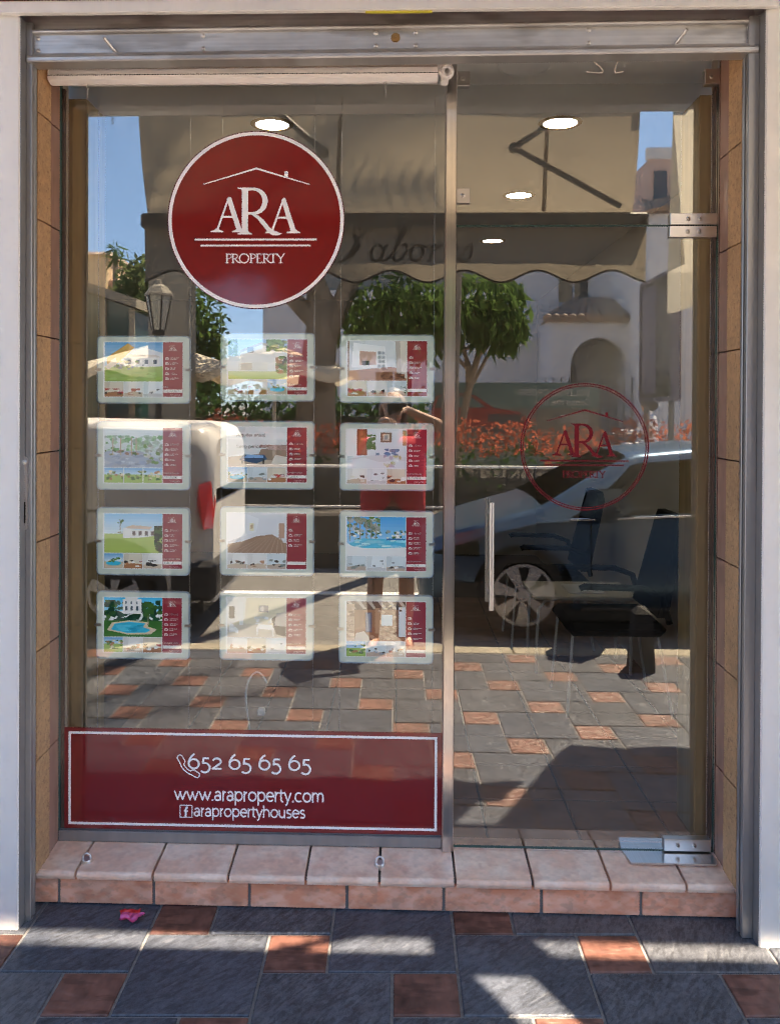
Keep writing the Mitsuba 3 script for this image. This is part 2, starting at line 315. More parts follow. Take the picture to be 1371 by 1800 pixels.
# ------------------------------------------------------------------ tiled step in front of the window
st = thing('tiled_step', 'low step of glossy pinkish terracotta tiles under the shop window and door', 'step')
add(st + '__core', box(-1.24, 1.17, -.142, .06, -.1, .112), 'mat_cement')
jn = [-1.235, -1.057, -.8, -.55, -.294, -.052, .196, .448, .699, .943, 1.165]
for a, b in zip(jn[:-1], jn[1:]):
    sk = .0                                                     # bull-nosed tread
    prof = Polygon([(-.178, .098)] + [(-.172 + .012 * math.cos(t), .113 + .014 * math.sin(t)) for t in np.linspace(math.pi * 1.15, math.pi * .45, 8)] + [(-.012, .140), (-.012, .118), (-.16, .098)])
    m = extr_x(prof, a + .0045, b - .0045); m.apply_translation((0, rng.uniform(-.0015, .0015), rng.uniform(-.001, .001)))
    add(st + '__tread_tile', m, 'mat_terra', 30)
    add(st + '__back_tile', box(a + .004, b - .004, -.004, .07, .118, .1415, .002), 'mat_terra')
rj = [-1.235, -1.126, -.806, -.485, -.16, .16, .481, .806, 1.122, 1.165]
for a, b in zip(rj[:-1], rj[1:]): add(st + '__riser_tile', box(a + .005, b - .005, -.151, -.138, .004, .092, .0025), 'mat_riser')
# little steel rings let into the joints
for x, y, w in ((-1.04, -.125, 'left of the two steel padlock rings let into the tiled step'), (-.052, -.11, 'right of the two steel padlock rings let into the tiled step')):
    rg = thing('floor_ring', w, 'ring', 'padlock rings in the step')
    add(rg + '__plate', lathe([(0, .147), (.017, .1465), (.019, .142), (.019, .128)], (x, y, -.006), n=20), 'mat_steelrough', 40)
    add(rg + '__eye', tube([(x + .013 * math.cos(t), y, .143 + .016 * math.sin(t)) for t in np.linspace(-.2, math.pi + .2, 14)], .0038, 8), 'mat_chrome', True)

# ------------------------------------------------------------------ the shop front: pilasters, fascia, jambs
add('cladding_pilaster', box(-1.95, -1.197, -.30, -.215, -.02, 2.905, .004), 'mat_pilaster', label='pale grey metal clad pilaster at the left edge beside the shop window', cat='pilaster', group='metal pilasters flanking the shop front')
add('cladding_pilaster', box(1.127, 1.95, -.30, -.215, -.02, 2.905, .004), 'mat_pilaster', label='pale grey metal clad pilaster at the right edge beside the glass door', cat='pilaster', group='metal pilasters flanking the shop front')
fb = thing('fascia', 'white metal fascia strip above the rolled up shutter with dark red sign edge', 'fascia')
add(fb + '__strip', box(-1.95, 1.95, -.325, -.302, 2.897, 2.936, .003), 'mat_pilaster')
add(fb + '__sign_board', box(-1.95, 1.95, -.35, -.26, 2.939, 3.35), 'mat_signred', label='dark red sign board edge')
for k_, (a_, b_) in (('cladding_pilaster', (-1.1969, -1.1959)), ('cladding_pilaster_001', (1.1259, 1.1269))): add(k_ + '__edge_trim', box(a_, b_, -.296, -.218, .0, 2.9), 'mat_alu')
add('yellow_sticker', box(-.105, .10, -.318, -.309, 2.892, 2.8968), 'mat_yellow', label='thin yellow strip under the white fascia above the shutter lock', cat='sticker')
for s, xa, xb, side in ((-1, -1.196, -1.176, 'left'), (1, 1.092, 1.126, 'right')):
    gd = thing('shutter_guide', f'grey aluminium shutter guide channel running down the {side} side of the opening', 'guide rail', 'shutter guide rails')
    x0, x1 = xa, xb; w = x1 - x0
    add(gd + '__front_lip', box(x0, x1, -.255, -.235, .0, 2.9, .002), 'mat_alu')
    add(gd + '__back_lip', box(x0 - .001, x1 - .004 if s < 0 else x1, -.222, -.206, .0, 2.9, .002), 'mat_alu')
    add(gd + '__slot', box(x0 - .02 if s < 0 else x0 + .008, x1 - .01 if s < 0 else x1 + .02, -.238, -.2, .0, 2.9), 'mat_darkalu')
# lock on the left guide
lk = thing('guide_lock', 'small steel lock plate on the left shutter guide at waist height', 'lock')
add(lk + '__plate', extr(rrect(-1.205, -1.187, 1.27, 1.505, .008), -.262, -.256), 'mat_steelrough', 30)
add(lk + '__cylinder', lathe([(.0001, .012), (.0065, .011), (.0075, .004), (.0075, 0)], (-1.196, -.262, 1.487), 'y', 16), 'mat_chrome', 40)
add(lk + '__slot', extr(rrect(-1.2, -1.192, 1.29, 1.36, .004), -.2645, -.262), 'mat_black')
def jamb(side):
    s = -1 if side == 'left' else 1; X = -1.18 if s < 0 else 1.092
    j = thing('stone_jamb', f'brown sandstone jamb lining the {side} side of the opening', 'jamb', 'sandstone jambs of the opening')
    zs = [.125, .50, .86, 1.22, 1.512, 1.90, 2.28, 2.63, 2.9] if s < 0 else [.125, .45, .80, 1.16, 1.50, 1.86, 2.2, 2.52, 2.9]
    for k, (a, b) in enumerate(zip(zs[:-1], zs[1:])):
        g, e = .0024, rng.uniform(0, .002)
        def cut(ya, yb, ex, dz):
            p = Polygon([(ya, a + g), (yb, a + g + dz), (yb, b - g + dz), (ya, b - g)])
            return extr_x(p, X - .08 - ex, X + ex) if s < 0 else extr_x(p, X - ex, X + .08 + ex)
        dz = 0 if k in (3, 4) else .0
        add(j + '__stone_block', cut(-.204, -.096, e, 0), 'mat_sandstone')
        add(j + '__polished_block', cut(-.0955, .0, e * .6 - .003, 0), 'mat_polstone')
    # the jamb carries on inside the glass
    if s < 0: add(j + '__inner_return', box(-1.4, -1.125, .10, .30, .13, 2.78, .004), 'mat_ochrestone')
    else: add(j + '__inner_return', box(1.062, 1.4, .10, .30, .13, 2.78, .004), 'mat_ochrestone')
jamb('left'); jamb('right')

# the building round the opening, with the overhanging slab of the storey above
bd = thing('shop_building', 'rendered town building whose ground floor is the glazed estate agency', 'building')
for a, b in ((-9, -1.25), (1.17, 9)):
    add(bd + '__wall', box(a, b, -.214, .0, -.1, 3.6), 'mat_render')
add(bd + '__lintel', box(-1.26, 1.18, -.20, .3, 2.895, 3.6), 'mat_paintwhite')
add(bd + '__upper_wall', box(-9, 9, -.214, .3, 3.87, 9.5), 'mat_render')
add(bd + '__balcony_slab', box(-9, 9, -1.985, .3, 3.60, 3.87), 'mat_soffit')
add(bd + '__soffit_ring', lathe([(.089, .006), (.09, 0), (.1, 0), (.101, .006)], (.45, .12, 2.8885), n=40), 'mat_paintwhite', 40)

# ------------------------------------------------------------------ rolled up shutter
sh = thing('roller_shutter', 'galvanised steel roller shutter rolled up to its riveted bottom bar', 'shutter')
TILT = lambda m: (m.apply_transform(trimesh.transformations.rotation_matrix(-.0065, (0, 1, 0), (0, -.25, 2.83))), m)[1]
def sweepx(pts, x0, x1): return extr_x(Polygon(pts), x0, x1)
XL, XR = -1.19, 1.118
add(sh + '__bottom_rail', TILT(sweepx([(-.262, 2.776), (-.20, 2.776), (-.20, 2.792), (-.224, 2.798), (-.262, 2.797), (-.266, 2.79), (-.266, 2.78)], XL, XR)), 'mat_galv', 25)
add(sh + '__bottom_bar', TILT(sweepx([(-.240, 2.7985), (-.225, 2.7985), (-.225, 2.875), (-.240, 2.875)], XL, XR)), 'mat_galv')
add(sh + '__ledge', TILT(sweepx([(-.252, 2.8), (-.2405, 2.8), (-.2405, 2.812), (-.249, 2.809)], XL, XR)), 'mat_galv', 25)
def curl(zc): return [(-.243 + .0105 * math.cos(t), zc + .0085 * math.sin(t)) for t in np.linspace(0, 2 * math.pi, 20)[:-1]]
add(sh + '__slat', TILT(sweepx(curl(2.8795), XL, XR)), 'mat_galv', True)
add(sh + '__slat', TILT(cat(sweepx([(-.232, 2.886), (-.222, 2.886), (-.222, 3.2), (-.232, 3.2)], XL, XR))), 'mat_galv')
for x in (-1.163, -.628, -.075, .052, .598, 1.098):
    for z in (2.820, 2.861):
        add(sh + '__rivet', TILT(lathe([(.0001, .006), (.0045, .005), (.0072, .002), (.0078, 0)], (x, -.2402, z), 'y', 14)), 'mat_steel', True)
lx = add(sh + '__lock', TILT(lathe([(.0001, .008), (.006, .008), (.0065, .0055), (.013, .0055), (.0145, .003), (.0145, 0)], (-.012, -.2402, 2.846), 'y', 24)), 'mat_brass', 40, label='round rusty brass lock')
for x, dx in ((-.905, -.03), (.866, .026)):
    add(sh + '__pull_pin', TILT(tube([(x, -.236, 2.806), (x + dx * .5, -.258, 2.824), (x + dx, -.282, 2.842)], .0052, 10)), 'mat_steelrough', 40)

# ------------------------------------------------------------------ shop window, roller blind
sw = thing('shop_window', 'tall fixed shop window pane with steel post on the left of the door', 'window')
add(sw + '__pane', quad((-1.181, 0, .17), (.16, 0, .17), (.16, 0, 2.893), (-1.181, 0, 2.893)), 'mat_glass')
add(sw + '__post', box(.160, .198, -.038, .03, .142, 2.893, .0025), 'mat_steel', label='polished square steel post beside the door')
add(sw + '__bottom_channel', cat(box(-1.181, .1585, -.014, -.004, .142, .178, .002), box(-1.181, .1585, .004, .02, .142, .176, .002)), 'mat_alu')
add(sw + '__side_channel', box(-1.1885, -1.1805, -.01, .012, .142, 2.893, .001), 'mat_glassedge')
add(sw + '__edge_seal', box(-1.1805, -1.170, .004, .016, .17, 2.78), 'mat_black')
add(sw + '__seal', box(-1.18, .158, -.0035, -.0008, .170, .182), 'mat_darkalu')
rb = thing('roller_blind', 'cream roller blind with white bottom bar rolled up above the shop window', 'blind')
rolly = Polygon([(-.112 + .026 * math.cos(t), 2.815 + .026 * math.sin(t)) for t in np.linspace(0, 2 * math.pi, 24)[:-1]])
add(rb + '__roll', extr_x(rolly, -1.163, .125), 'mat_blindcloth', 30)
add(rb + '__bottom_bar', extr_x(Polygon([(-.145, 2.79), (-.128, 2.796), (-.1, 2.79), (-.1, 2.752), (-.122, 2.748), (-.146, 2.756), (-.149, 2.77)]), -1.17, .127), 'mat_blindwhite', 25)
add(rb + '__bar_groove', box(-1.17, .127, -.1505, -.146, 2.7685, 2.7705), 'mat_darkalu')
br = add(rb + '__bracket', cat(box(.132, .175, -.15, -.06, 2.826, 2.845, .003), lathe([(.0001, .012), (.022, .012), (.026, .006), (.026, 0)], (.152, -.1, 2.80), 'y', 24), box(.14, .165, -.1, -.05, 2.762, 2.83, .003)), 'mat_blindwhite', 30)
add(rb + '__chain_wheel', lathe([(.008, .016), (.018, .018), (.024, .01), (.024, 0)], (.158, -.108, 2.785), 'y', 24), 'mat_blindwhite', 30)
for x in (-1.043, -.045):
    hk = [(x + .004 * math.sin(k * 1.9), -.13 + .004 * math.cos(k * 1.5), 2.748 - .0042 * k) for k in range(13)]
    add(rb + '__hook', tube(hk, .0018, 6), 'mat_steelrough', True)
for x in (.62, .70):
    pts = [(x + .03 * math.sin(t * 1.6) * (1 if x < .65 else -.4), -.2 - .01 * t, 2.784 - .045 * math.sin(min(t, 1.6))) for t in np.linspace(0, 2.6, 12)]
    add('loose_cord', tube(pts, .0016, 6), 'mat_blindcloth', True, label='short loose cord curling down under the shutter ' + ('left of the other' if x < .65 else 'right of the other'), cat='cord', group='loose cords under the shutter')

# ------------------------------------------------------------------ glass door and fanlight
gd = thing('glass_door', 'frameless glass door with red printed emblem and long steel handle', 'door')
add(gd + '__leaf', quad((.2005, -.002, .147), (1.088, -.002, .147), (1.088, -.002, 2.2935), (.2005, -.002, 2.2935)), 'mat_glass')
add(gd + '__leaf_edge', cat(box(.1995, 1.0885, -.006, .006, .1445, .147), box(.1995, 1.0885, -.006, .006, 2.2938, 2.2955), box(.1985, .2, -.006, .006, .1445, 2.2955), box(1.0886, 1.0896, -.006, .006, .1445, 2.2955)), 'mat_glassedge')
add(gd + '__edge_seal', box(1.077, 1.0905, .008, .02, .147, 2.78), 'mat_black'); add(gd + '__edge_channel', box(1.0898, 1.0918, -.012, .004, .147, 2.86), 'mat_steel')
hd = add(gd + '__handle', tube([(.3205, -.066, z) for z in np.linspace(.982, 1.348, 6)], .0092, 20), 'mat_steelrough', 50, label='outer round steel bar handle')
add(hd + '__standoff', cat(*[tube([(.3205, -.058, z), (.3205, -.003, z)], .0065, 12) for z in (1.03, 1.30)]), 'mat_steelrough', 50)
add(gd + '__handle', tube([(.3205, .062, z) for z in np.linspace(.985, 1.35, 6)], .0092, 20), 'mat_steelrough', 50, label='inner round steel bar handle behind the glass')
def screw(k, x, z, y, m='mat_steel'): add(k + '__screw', lathe([(.0025, .0015), (.0035, .004), (.0072, .003), (.0082, 0)], (x, y, z), 'y', 16), m, 40)
h1 = add(gd + '__hinge', box(.925, 1.084, -.016, .02, 2.2545, 2.293, .0012), 'mat_steelrough', label='lower half of the steel pivot hinge')
for x in (.985, 1.025): screw(h1, x, 2.273, -.016)
h2 = add(gd + '__patch_fitting', box(.921, 1.080, -.016, .02, .150, .1905, .0012), 'mat_steelrough', label='steel patch fitting at the bottom corner')
for x in (.966, 1.023): screw(h2, x, .170, -.016)
fl = thing('fanlight', 'fixed glass pane above the door held by small steel clamps', 'fanlight')
add(fl + '__pane', quad((.2005, 0, 2.2985), (1.088, 0, 2.2985), (1.088, 0, 2.893), (.2005, 0, 2.893)), 'mat_glass')
add(fl + '__pane_edge', box(.2, 1.088, -.006, .006, 2.2965, 2.2985), 'mat_glassedge')
h3 = add(fl + '__hinge', box(.927, 1.086, -.016, .02, 2.297, 2.336, .0012), 'mat_steelrough', label='upper half of the steel pivot hinge')
for x in (.987, 1.027): screw(h3, x, 2.316, -.016)
for x0, x1, z0, z1 in ((.2, .244, 2.776, 2.826), (1.042, 1.09, 2.776, 2.828), (.1995, .245, 2.373, 2.424)):
    c = add(fl + '__clamp', box(x0, x1, -.014, .018, z0, z1, .0012), 'mat_steelrough'); screw(c, (x0 + x1) / 2 - .002, (z0 + z1) / 2, -.014)
add('floor_spring_plate', extr_z(Polygon([(.79, -.088), (1.07, -.088), (1.08, -.075), (1.08, .05), (.785, .05), (.775, .03)]), .1395, .1455), 'mat_steel', label='polished steel floor plate let into the step under the door pivot', cat='floor plate')
dg = add('door_emblem', extr(unary_union([Point(.6435, 1.5355).buffer(.2195, 48).difference(Point(.6435, 1.5355).buffer(.2155, 48)), Point(.6435, 1.5355).buffer(.2115, 48).difference(Point(.6435, 1.5355).buffer(.2085, 48)), place(ARA, .6435, 1.5355, .2195)]), -.0035, -.0028), 'mat_vinyldoor', label='dark red ARA PROPERTY emblem in a double ring stuck on the glass door', cat='emblem')
# stickers on the window
lg = thing('window_emblem', 'large round red ARA PROPERTY sign with white ring on the window', 'emblem')
CX, CZ, RR = -.4958, 2.3185, .3095
def disc(r0_, r1_=0): return Point(CX, CZ).buffer(r0_, 64).difference(Point(CX, CZ).buffer(r1_, 64)) if r1_ else Point(CX, CZ).buffer(r0_, 64)
add(lg + '__border', extr(disc(RR, .3065), -.0016, -.0010), 'mat_vinyldark')
add(lg + '__ring', extr(disc(.3065, .2945), -.0016, -.0010), 'mat_vinylwhite')
add(lg + '__disc', extr(disc(.2945), -.0012, -.0006), 'mat_vinylred')
add(lg + '__lettering', extr(place(ARA, CX, CZ, RR), -.0020, -.0014), 'mat_vinylwhite', label='white ARA PROPERTY lettering under a roof line')
sk = thing('contact_sign', 'wide dark red sign with white phone number and web address along the window foot', 'sign')
add(sk + '__panel', extr(sbox(-1.165, .152, .181, .538), -.0012, -.0006), 'mat_vinylsign')
add(sk + '__border', cat(*[extr(sbox(a_, b_, c_, d_), -.0020, -.0014) for a_, b_, c_, d_ in ((-1.150, .196, .143, .2045), (-1.150, .5155, .143, .524), (-1.150, .2045, -1.1415, .5155), (.1345, .2045, .143, .5155))]), 'mat_vinylwhite')
add(sk + '__phone_number', extr(text_at('652 65 65 65', -.728, -.292, .398, .056, .118), -.0020, -.0014), 'mat_vinylwhite', label='phone number 652 65 65 65')
add(sk + '__web_address', extr(text_at('www.araproperty.com', -.776, -.249, .288, .047, .132), -.0020, -.0014), 'mat_vinylwhite', label='web address www.araproperty.com')
add(sk + '__page_name', extr(text_at('arapropertyhouses', -.706, -.314, .232, .041, .132), -.0020, -.0014), 'mat_vinylwhite', label='page name arapropertyhouses')
ph = LineString([(.02, .98), (.0, .62), (.22, .24), (.62, .02), (1., .0)]).buffer(.0001)
hand = unary_union([LineString(arc(1.0, 1.0, .86, .86, 186, 264, 16)).buffer(.11, cap_style='flat'), LineString([(.10, 1.0), (.22, .80)]).buffer(.17), LineString([(.80, .22), (1.0, .10)]).buffer(.17)])
hand = hand.difference(hand.buffer(-.055)); hand = affinity.translate(affinity.scale(hand, .066, .066, origin=(0, 0)), -.762, .371)
add(sk + '__phone_icon', extr(hand, -.0020, -.0014), 'mat_vinylwhite', label='outlined telephone handset icon')
ff = unary_union([sbox(-.756, .2265, -.711, .2715).difference(sbox(-.753, .2295, -.714, .2685)), LineString([(-.7265, .2615)] + [(-.7295 + .005 * math.cos(t), .2575 + .0045 * math.sin(t)) for t in np.linspace(1.2, 3.1, 6)] + [(-.7345, .2295)]).buffer(.0032, cap_style='flat'), sbox(-.741, .2475, -.7265, .2525)])
add(sk + '__square_icon', extr(ff, -.0020, -.0014), 'mat_vinylwhite', label='small square icon with letter f')

# ------------------------------------------------------------------ lit listing cards hanging on wires behind the window
class Card:
    """Flat print built of thin coloured shapes in a unit rectangle (y up), each shape one layer above the last."""
    def __init__(s, x0, z0, w, h, y): s.x0, s.z0, s.w, s.h, s.y, s.v, s.c, s.f, s.k = x0, z0, w, h, y, [], [], [], 0
    def poly(s, g, col, jit=0.0):
        s.k += 1; y = s.y - .00012 * s.k
        for q in getattr(g, 'geoms', [g]):
            if q.is_empty or q.geom_type != 'Polygon' or q.area < 1e-7: continue
            v, f = trimesh.creation.triangulate_polygon(q, engine='earcut'); n = len(s.v)
            k = 1 + jit * rng.uniform(-1, 1)
            for p in v:
                kk = k * (1 + jit * .5 * rng.uniform(-1, 1))
                s.v.append((s.x0 + p[0] * s.w, y, s.z0 + p[1] * s.h)); s.c.append(tuple(min(1, c * kk) for c in col))
            a = f + n
            s.f += [t[::-1] if np.cross(np.array(v[f[0][1]]) - v[f[0][0]], np.array(v[f[0][2]]) - v[f[0][0]]) < 0 else t for t in a.tolist()]
    def r(s, x0, y0, x1, y1, col, jit=.03): s.poly(sbox(x0, y0, x1, y1), col, jit)
    def p(s, pts, col, jit=.04): s.poly(Polygon(pts).buffer(0).intersection(sbox(0, 0, 1, 1)), col, jit)
    def dabs(s, reg, n, size, cols, asp=1.):
        x0, y0, x1, y1 = reg; gs = {}
        for i in range(n):
            x, y = rng.uniform(x0, x1), rng.uniform(y0, y1); r = size * rng.uniform(.5, 1.3)
            a = [(x + r * asp * math.cos(t) * rng.uniform(.6, 1.2), y + r * math.sin(t) * rng.uniform(.6, 1.2)) for t in np.linspace(0, 2 * math.pi, 7)[:-1]]
            g = Polygon(a).buffer(0).intersection(sbox(x0, y0, x1, y1))
            if not g.is_empty: s.poly(g, rng.choice(cols), .15); s.k -= 1
        s.k += 1
    def grad(s, x0, y0, x1, y1, top, bot, n=8):
        for i in range(n):
            t = (i + .5) / n; s.poly(sbox(x0, y0 + (y1 - y0) * i / n, x1, y0 + (y1 - y0) * (i + 1) / n), tuple(b * (1 - t) + a * t for a, b in zip(top, bot)), .02); s.k -= 1
        s.k += 1
    def mesh(s): return trimesh.Trimesh(np.array(s.v), np.array(s.f), process=False), np.array(s.c)
SKYB, SKYL, LAWN, LEAF, LEAF2, WALLW, WALLC, WOOD, DARK, POOL = (.16, .42, .78), (.6, .8, .95), (.36, .52, .13), (.05, .14, .03), (.14, .27, .06), (.86, .87, .88), (.8, .74, .55), (.42, .2, .1), (.05, .045, .045), (.05, .5, .75)
def room(c, x0, y0, x1, y1, wall, floor_, fl=.35):
    w, h = x1 - x0, y1 - y0
    c.r(x0, y0, x1, y1, wall); k = rng.uniform(.25, .75)
    c.p([(x0, y0), (x1, y0), (x1, y0 + h * fl * .8), (x0 + w * k, y0 + h * fl), (x0, y0 + h * fl * .7)], floor_)
    c.p([(x0, y1), (x0 + w * .3, y1), (x0 + w * .22, y0 + h * fl), (x0, y0 + h * fl * .75)], tuple(v * .88 for v in wall))
def thumb(c, x0, x1, kind):
    y0, y1 = 0., .27; w = x1 - x0
    if kind == 'pool':
        c.grad(x0, y0 + .12, x1, y1, SKYB, SKYL, 4); c.r(x0, y0, x1, .12, (.55, .5, .4)); c.poly(affinity.scale(Point((x0 + x1) / 2, .09).buffer(.05), w * 8, .8), POOL); c.dabs((x0, .11, x1, .2), 12, .02, [LEAF, LEAF2, WALLW])
    elif kind == 'garden': c.grad(x0, y0 + .15, x1, y1, SKYB, SKYL, 3); c.r(x0, y0, x1, .15, LAWN); c.dabs((x0, .05, x1, .22), 16, .025, [LEAF, LEAF2, WOOD, WALLC])
    elif kind == 'warm': room(c, x0, y0, x1, y1, (.75, .7, .6), WOOD); c.dabs((x0, .03, x1, .15), 7, .03, [WOOD, DARK, WALLW, (.5, .06, .06)], 1.4)
    elif kind == 'blue': room(c, x0, y0, x1, y1, (.68, .78, .86), (.5, .42, .36)); c.dabs((x0 + w * .1, .03, x1, .17), 7, .025, [DARK, (.3, .35, .42), WALLW, (.25, .3, .3)], 1.3)
    elif kind == 'bath': room(c, x0, y0, x1, y1, (.8, .87, .93), (.6, .62, .66), .25); c.dabs((x0 + w * .2, .05, x1 - w * .1, .2), 5, .022, [(.3, .33, .36), WALLW, (.15, .16, .18)], 1.2)
    else: room(c, x0, y0, x1, y1, WALLW, (.62, .52, .42)); c.dabs((x0 + w * .15, .03, x1 - w * .1, .15), 6, .028, [DARK, (.5, .3, .2), (.7, .68, .62), (.4, .12, .1)], 1.3)
def house(c, x0, y0, x1, y1, roof=(.5, .3, .2)):
    c.r(x0, y0, x1, y1, WALLW); c.p([(x0 - .02, y1), (x1 + .02, y1), (x1 - .05, y1 + .05), (x0 + .05, y1 + .05)], roof)
    n = max(2, int((x1 - x0) / .09))
    for i in range(n): c.r(x0 + (i + .3) * (x1 - x0) / n, y0 + (y1 - y0) * .3, x0 + (i + .7) * (x1 - x0) / n, y0 + (y1 - y0) * .75, (.12, .15, .2))
MX, MY = .745, .28                                             # main picture spans (0..MX, MY..1)
def pic(c, k):
    B = (0, MY, MX, 1)
    if k == 0:
        c.grad(0, .55, MX, 1, SKYB, SKYL); c.p([(.2, .62), (.38, .84), (.52, .9), (MX, .8), (MX, .55), (.1, .55)], (.8, .84, .92)); c.grad(0, MY, MX, .56, (.5, .62, .25), LAWN); house(c, .26, .55, .7, .72, (.75, .7, .68)); c.dabs((.12, .5, .5, .66), 28, .025, [LEAF, (.2, .25, .35), LEAF2, (.3, .35, .5)]); c.dabs((.0, .3, MX, .5), 20, .03, [LAWN, (.42, .6, .2)], 3)
        c.p([(.03, .5), (.03, .72), (.3, .98), (.38, .9), (.17, .62)], (.72, .45, .12)); c.p([(.0, .55), (.14, .72), (.16, .6), (.05, .5)], (.85, .78, .68))
    elif k == 1:
        c.grad(0, .6, MX, 1, (.4, .65, .92), (.85, .92, .98)); c.p([(.15, .5), (.15, .8), (.42, .95), (MX, .72), (MX, .45)], WALLW); c.p([(.13, .79), (.42, .95), (.44, .92), (.16, .76)], (.55, .5, .45)); c.p([(.42, .95), (.75, .8), (.75, .75), (.43, .9)], (.6, .55, .48))
        c.r(.24, .76, .32, .86, (.2, .22, .25)); c.r(.13, .42, .5, .58, (.9, .9, .86)); c.r(.16, .44, .3, .57, (.72, .65, .55)); c.grad(0, MY, MX, .42, (.75, .82, .5), (.42, .6, .12)); c.dabs((0, .7, .12, 1), 30, .035, [LEAF, LEAF2]); c.dabs((.48, .78, MX, 1), 50, .035, [LEAF, LEAF2, (.2, .4, .1)]); c.dabs((.6, .38, MX, .7), 26, .04, [LEAF, WOOD, DARK, LEAF2])
    elif k == 2:
        room(c, *B, (.74, .8, .86), (.45, .24, .16)); c.p([(.05, .52), (.07, .97), (.47, .9), (.5, .5)], (.9, .93, .97)); c.p([(.15, .56), (.15, .82), (.36, .8), (.36, .57)], (.62, .42, .36)); c.r(.18, .56, .28, .64, DARK)
        for i in range(4): c.r(.38, .52 + i * .08, .42, .57 + i * .08, (.3, .34, .4)); c.r(.43, .52 + i * .08, .47, .57 + i * .08, (.4, .45, .52))
        c.p([(.62, .4), (.6, 1), (.68, 1), (.7, .38)], (.55, .5, .46)); c.p([(.68, .35), (.66, 1), (MX, 1), (MX, .32)], (.75, .7, .64)); c.dabs((.42, .3, .72, .52), 16, .05, [(.13, .06, .04), (.25, .1, .06), (.4, .2, .12)], 1.4); c.r(0, MY, .02, 1, (.3, .2, .16))
    elif k == 3:
        c.grad(*B, (.85, .93, .95), (.4, .5, .6)); c.dabs((0, .55, MX, .86), 90, .04, [(.15, .38, .15), (.3, .52, .3), (.5, .66, .6), (.35, .45, .4)]); c.p([(0, MY), (MX, MY), (MX, .4), (.45, .58), (0, .58)], (.36, .44, .58)); c.dabs((0, MY, .6, .55), 40, .03, [(.25, .33, .48), (.5, .58, .7), (.4, .45, .55)], 2)
        for x in (.1, .2, .34, .4): c.r(x, .5, x + .015, .82, (.5, .4, .3))
        c.dabs((.5, .32, MX, .7), 30, .03, [(.3, .33, .3), (.6, .62, .58), LEAF2]); c.dabs((.0, .5, .5, .6), 20, .025, [(.35, .2, .15), LEAF])
    elif k == 4:
        room(c, *B, (.76, .82, .86), (.55, .46, .38)); c.r(.0, .78, MX, .9, (.82, .88, .92)); c.dabs((.4, .55, MX, .68), 20, .05, [(.4, .28, .26), (.55, .45, .42), (.3, .2, .18)], 1.5); c.p([(.36, .42), (.42, .6), (MX, .58), (MX, .38)], (.32, .25, .2)); c.p([(.55, .34), (.6, .5), (MX, .46), (MX, .3)], (.75, .72, .66)); c.p([(.14, .4), (.2, .5), (.46, .5), (.5, .42), (.36, .34)], (.06, .1, .2)); c.p([(.2, .44), (.24, .5), (.44, .49), (.45, .44)], (.25, .45, .8)); c.r(.17, .34, .19, .42, DARK); c.r(.44, .33, .46, .42, DARK)
    elif k == 5:
        room(c, *B, (.74, .82, .9), (.72, .76, .82)); c.r(.12, .52, .25, 1, (.33, .09, .05)); c.r(.14, .55, .23, .97, (.42, .14, .07)); c.r(.0, .5, .12, 1, (.88, .9, .93)); c.dabs((.24, .62, .36, .9), 34, .03, [LEAF, (.08, .2, .08)]); c.r(.42, .76, .56, .94, (.22, .17, .12)); c.r(.45, .79, .53, .91, (.62, .6, .52)); c.r(.47, .81, .51, .89, (.3, .35, .35)); c.dabs((.36, .5, .66, .64), 14, .035, [(.1, .22, .42), (.2, .36, .55), (.25, .3, .4)], 1.3); c.p([(0, MY), (0, .42), (.2, .48), (.4, .4), (MX, .42), (MX, MY)], (.78, .84, .92)); c.dabs((.46, .3, .68, .52), 14, .04, [(.8, .85, .93), (.6, .55, .3), (.5, .42, .55)]); c.r(.7, .7, .745, .98, (.4, .3, .16))
    elif k == 6:
        c.grad(0, .6, MX, 1, (.3, .62, .95), (.75, .88, .97)); c.dabs((0, .6, MX, .68), 26, .02, [LEAF, (.35, .3, .2), LEAF2], 2); c.grad(0, MY, MX, .63, (.5, .62, .2), (.42, .56, .14)); c.p([(.24, .55), (.24, .74), (.42, .7), (.68, .7), (.68, .6), (.45, .56)], WALLW); c.p([(.27, .75), (.36, .79), (.62, .76), (.58, .71), (.3, .73)], (.72, .6, .5))
        for x in (.36, .44, .52, .6): c.r(x, .6, x + .04, .68, (.16, .12, .12))
        c.r(.2, .7, .21, .88, (.3, .25, .2)); c.dabs((.17, .82, .25, .9), 8, .02, [LEAF]); c.dabs((.64, .29, MX, .78), 60, .035, [(.02, .04, .02), LEAF, (.03, .03, .03)])
    elif k == 7:
        room(c, *B, (.76, .8, .87), (.4, .28, .2), .32); c.p([(0, 1), (.0, .48), (.36, .66), (.4, .9), (.2, 1)], (.8, .84, .9)); c.r(.4, .62, .62, .9, (.72, .76, .84)); c.r(.65, .55, .72, .82, (.5, .34, .26)); c.p([(0, MY), (MX, MY), (.7, .5), (.56, .62), (.36, .58), (.06, .42)], (.34, .22, .16))
        for i in range(9): c.p([(.05 + i * .08, MY), (.07 + i * .08, MY), (.44 + i * .03, .57), (.43 + i * .03, .57)], (.42, .3, .22))
        c.r(.28, .68, .33, .82, (.85, .82, .6)); c.r(.29, .72, .32, .79, (.6, .45, .3))
    elif k == 8:
        c.grad(0, .5, MX, 1, (.08, .4, .85), (.35, .66, .95)); c.dabs((0, .72, .42, 1), 60, .04, [(.2, .25, .2), (.35, .36, .3), (.5, .55, .6), LEAF2]); c.dabs((.02, .55, MX, .75), 70, .03, [WALLW, (.1, .14, .14), (.3, .36, .36), LEAF, WALLW])
        for x in (.03, .16, .24, .3, .36): c.r(x, .55, x + .012, .9, (.4, .36, .32))
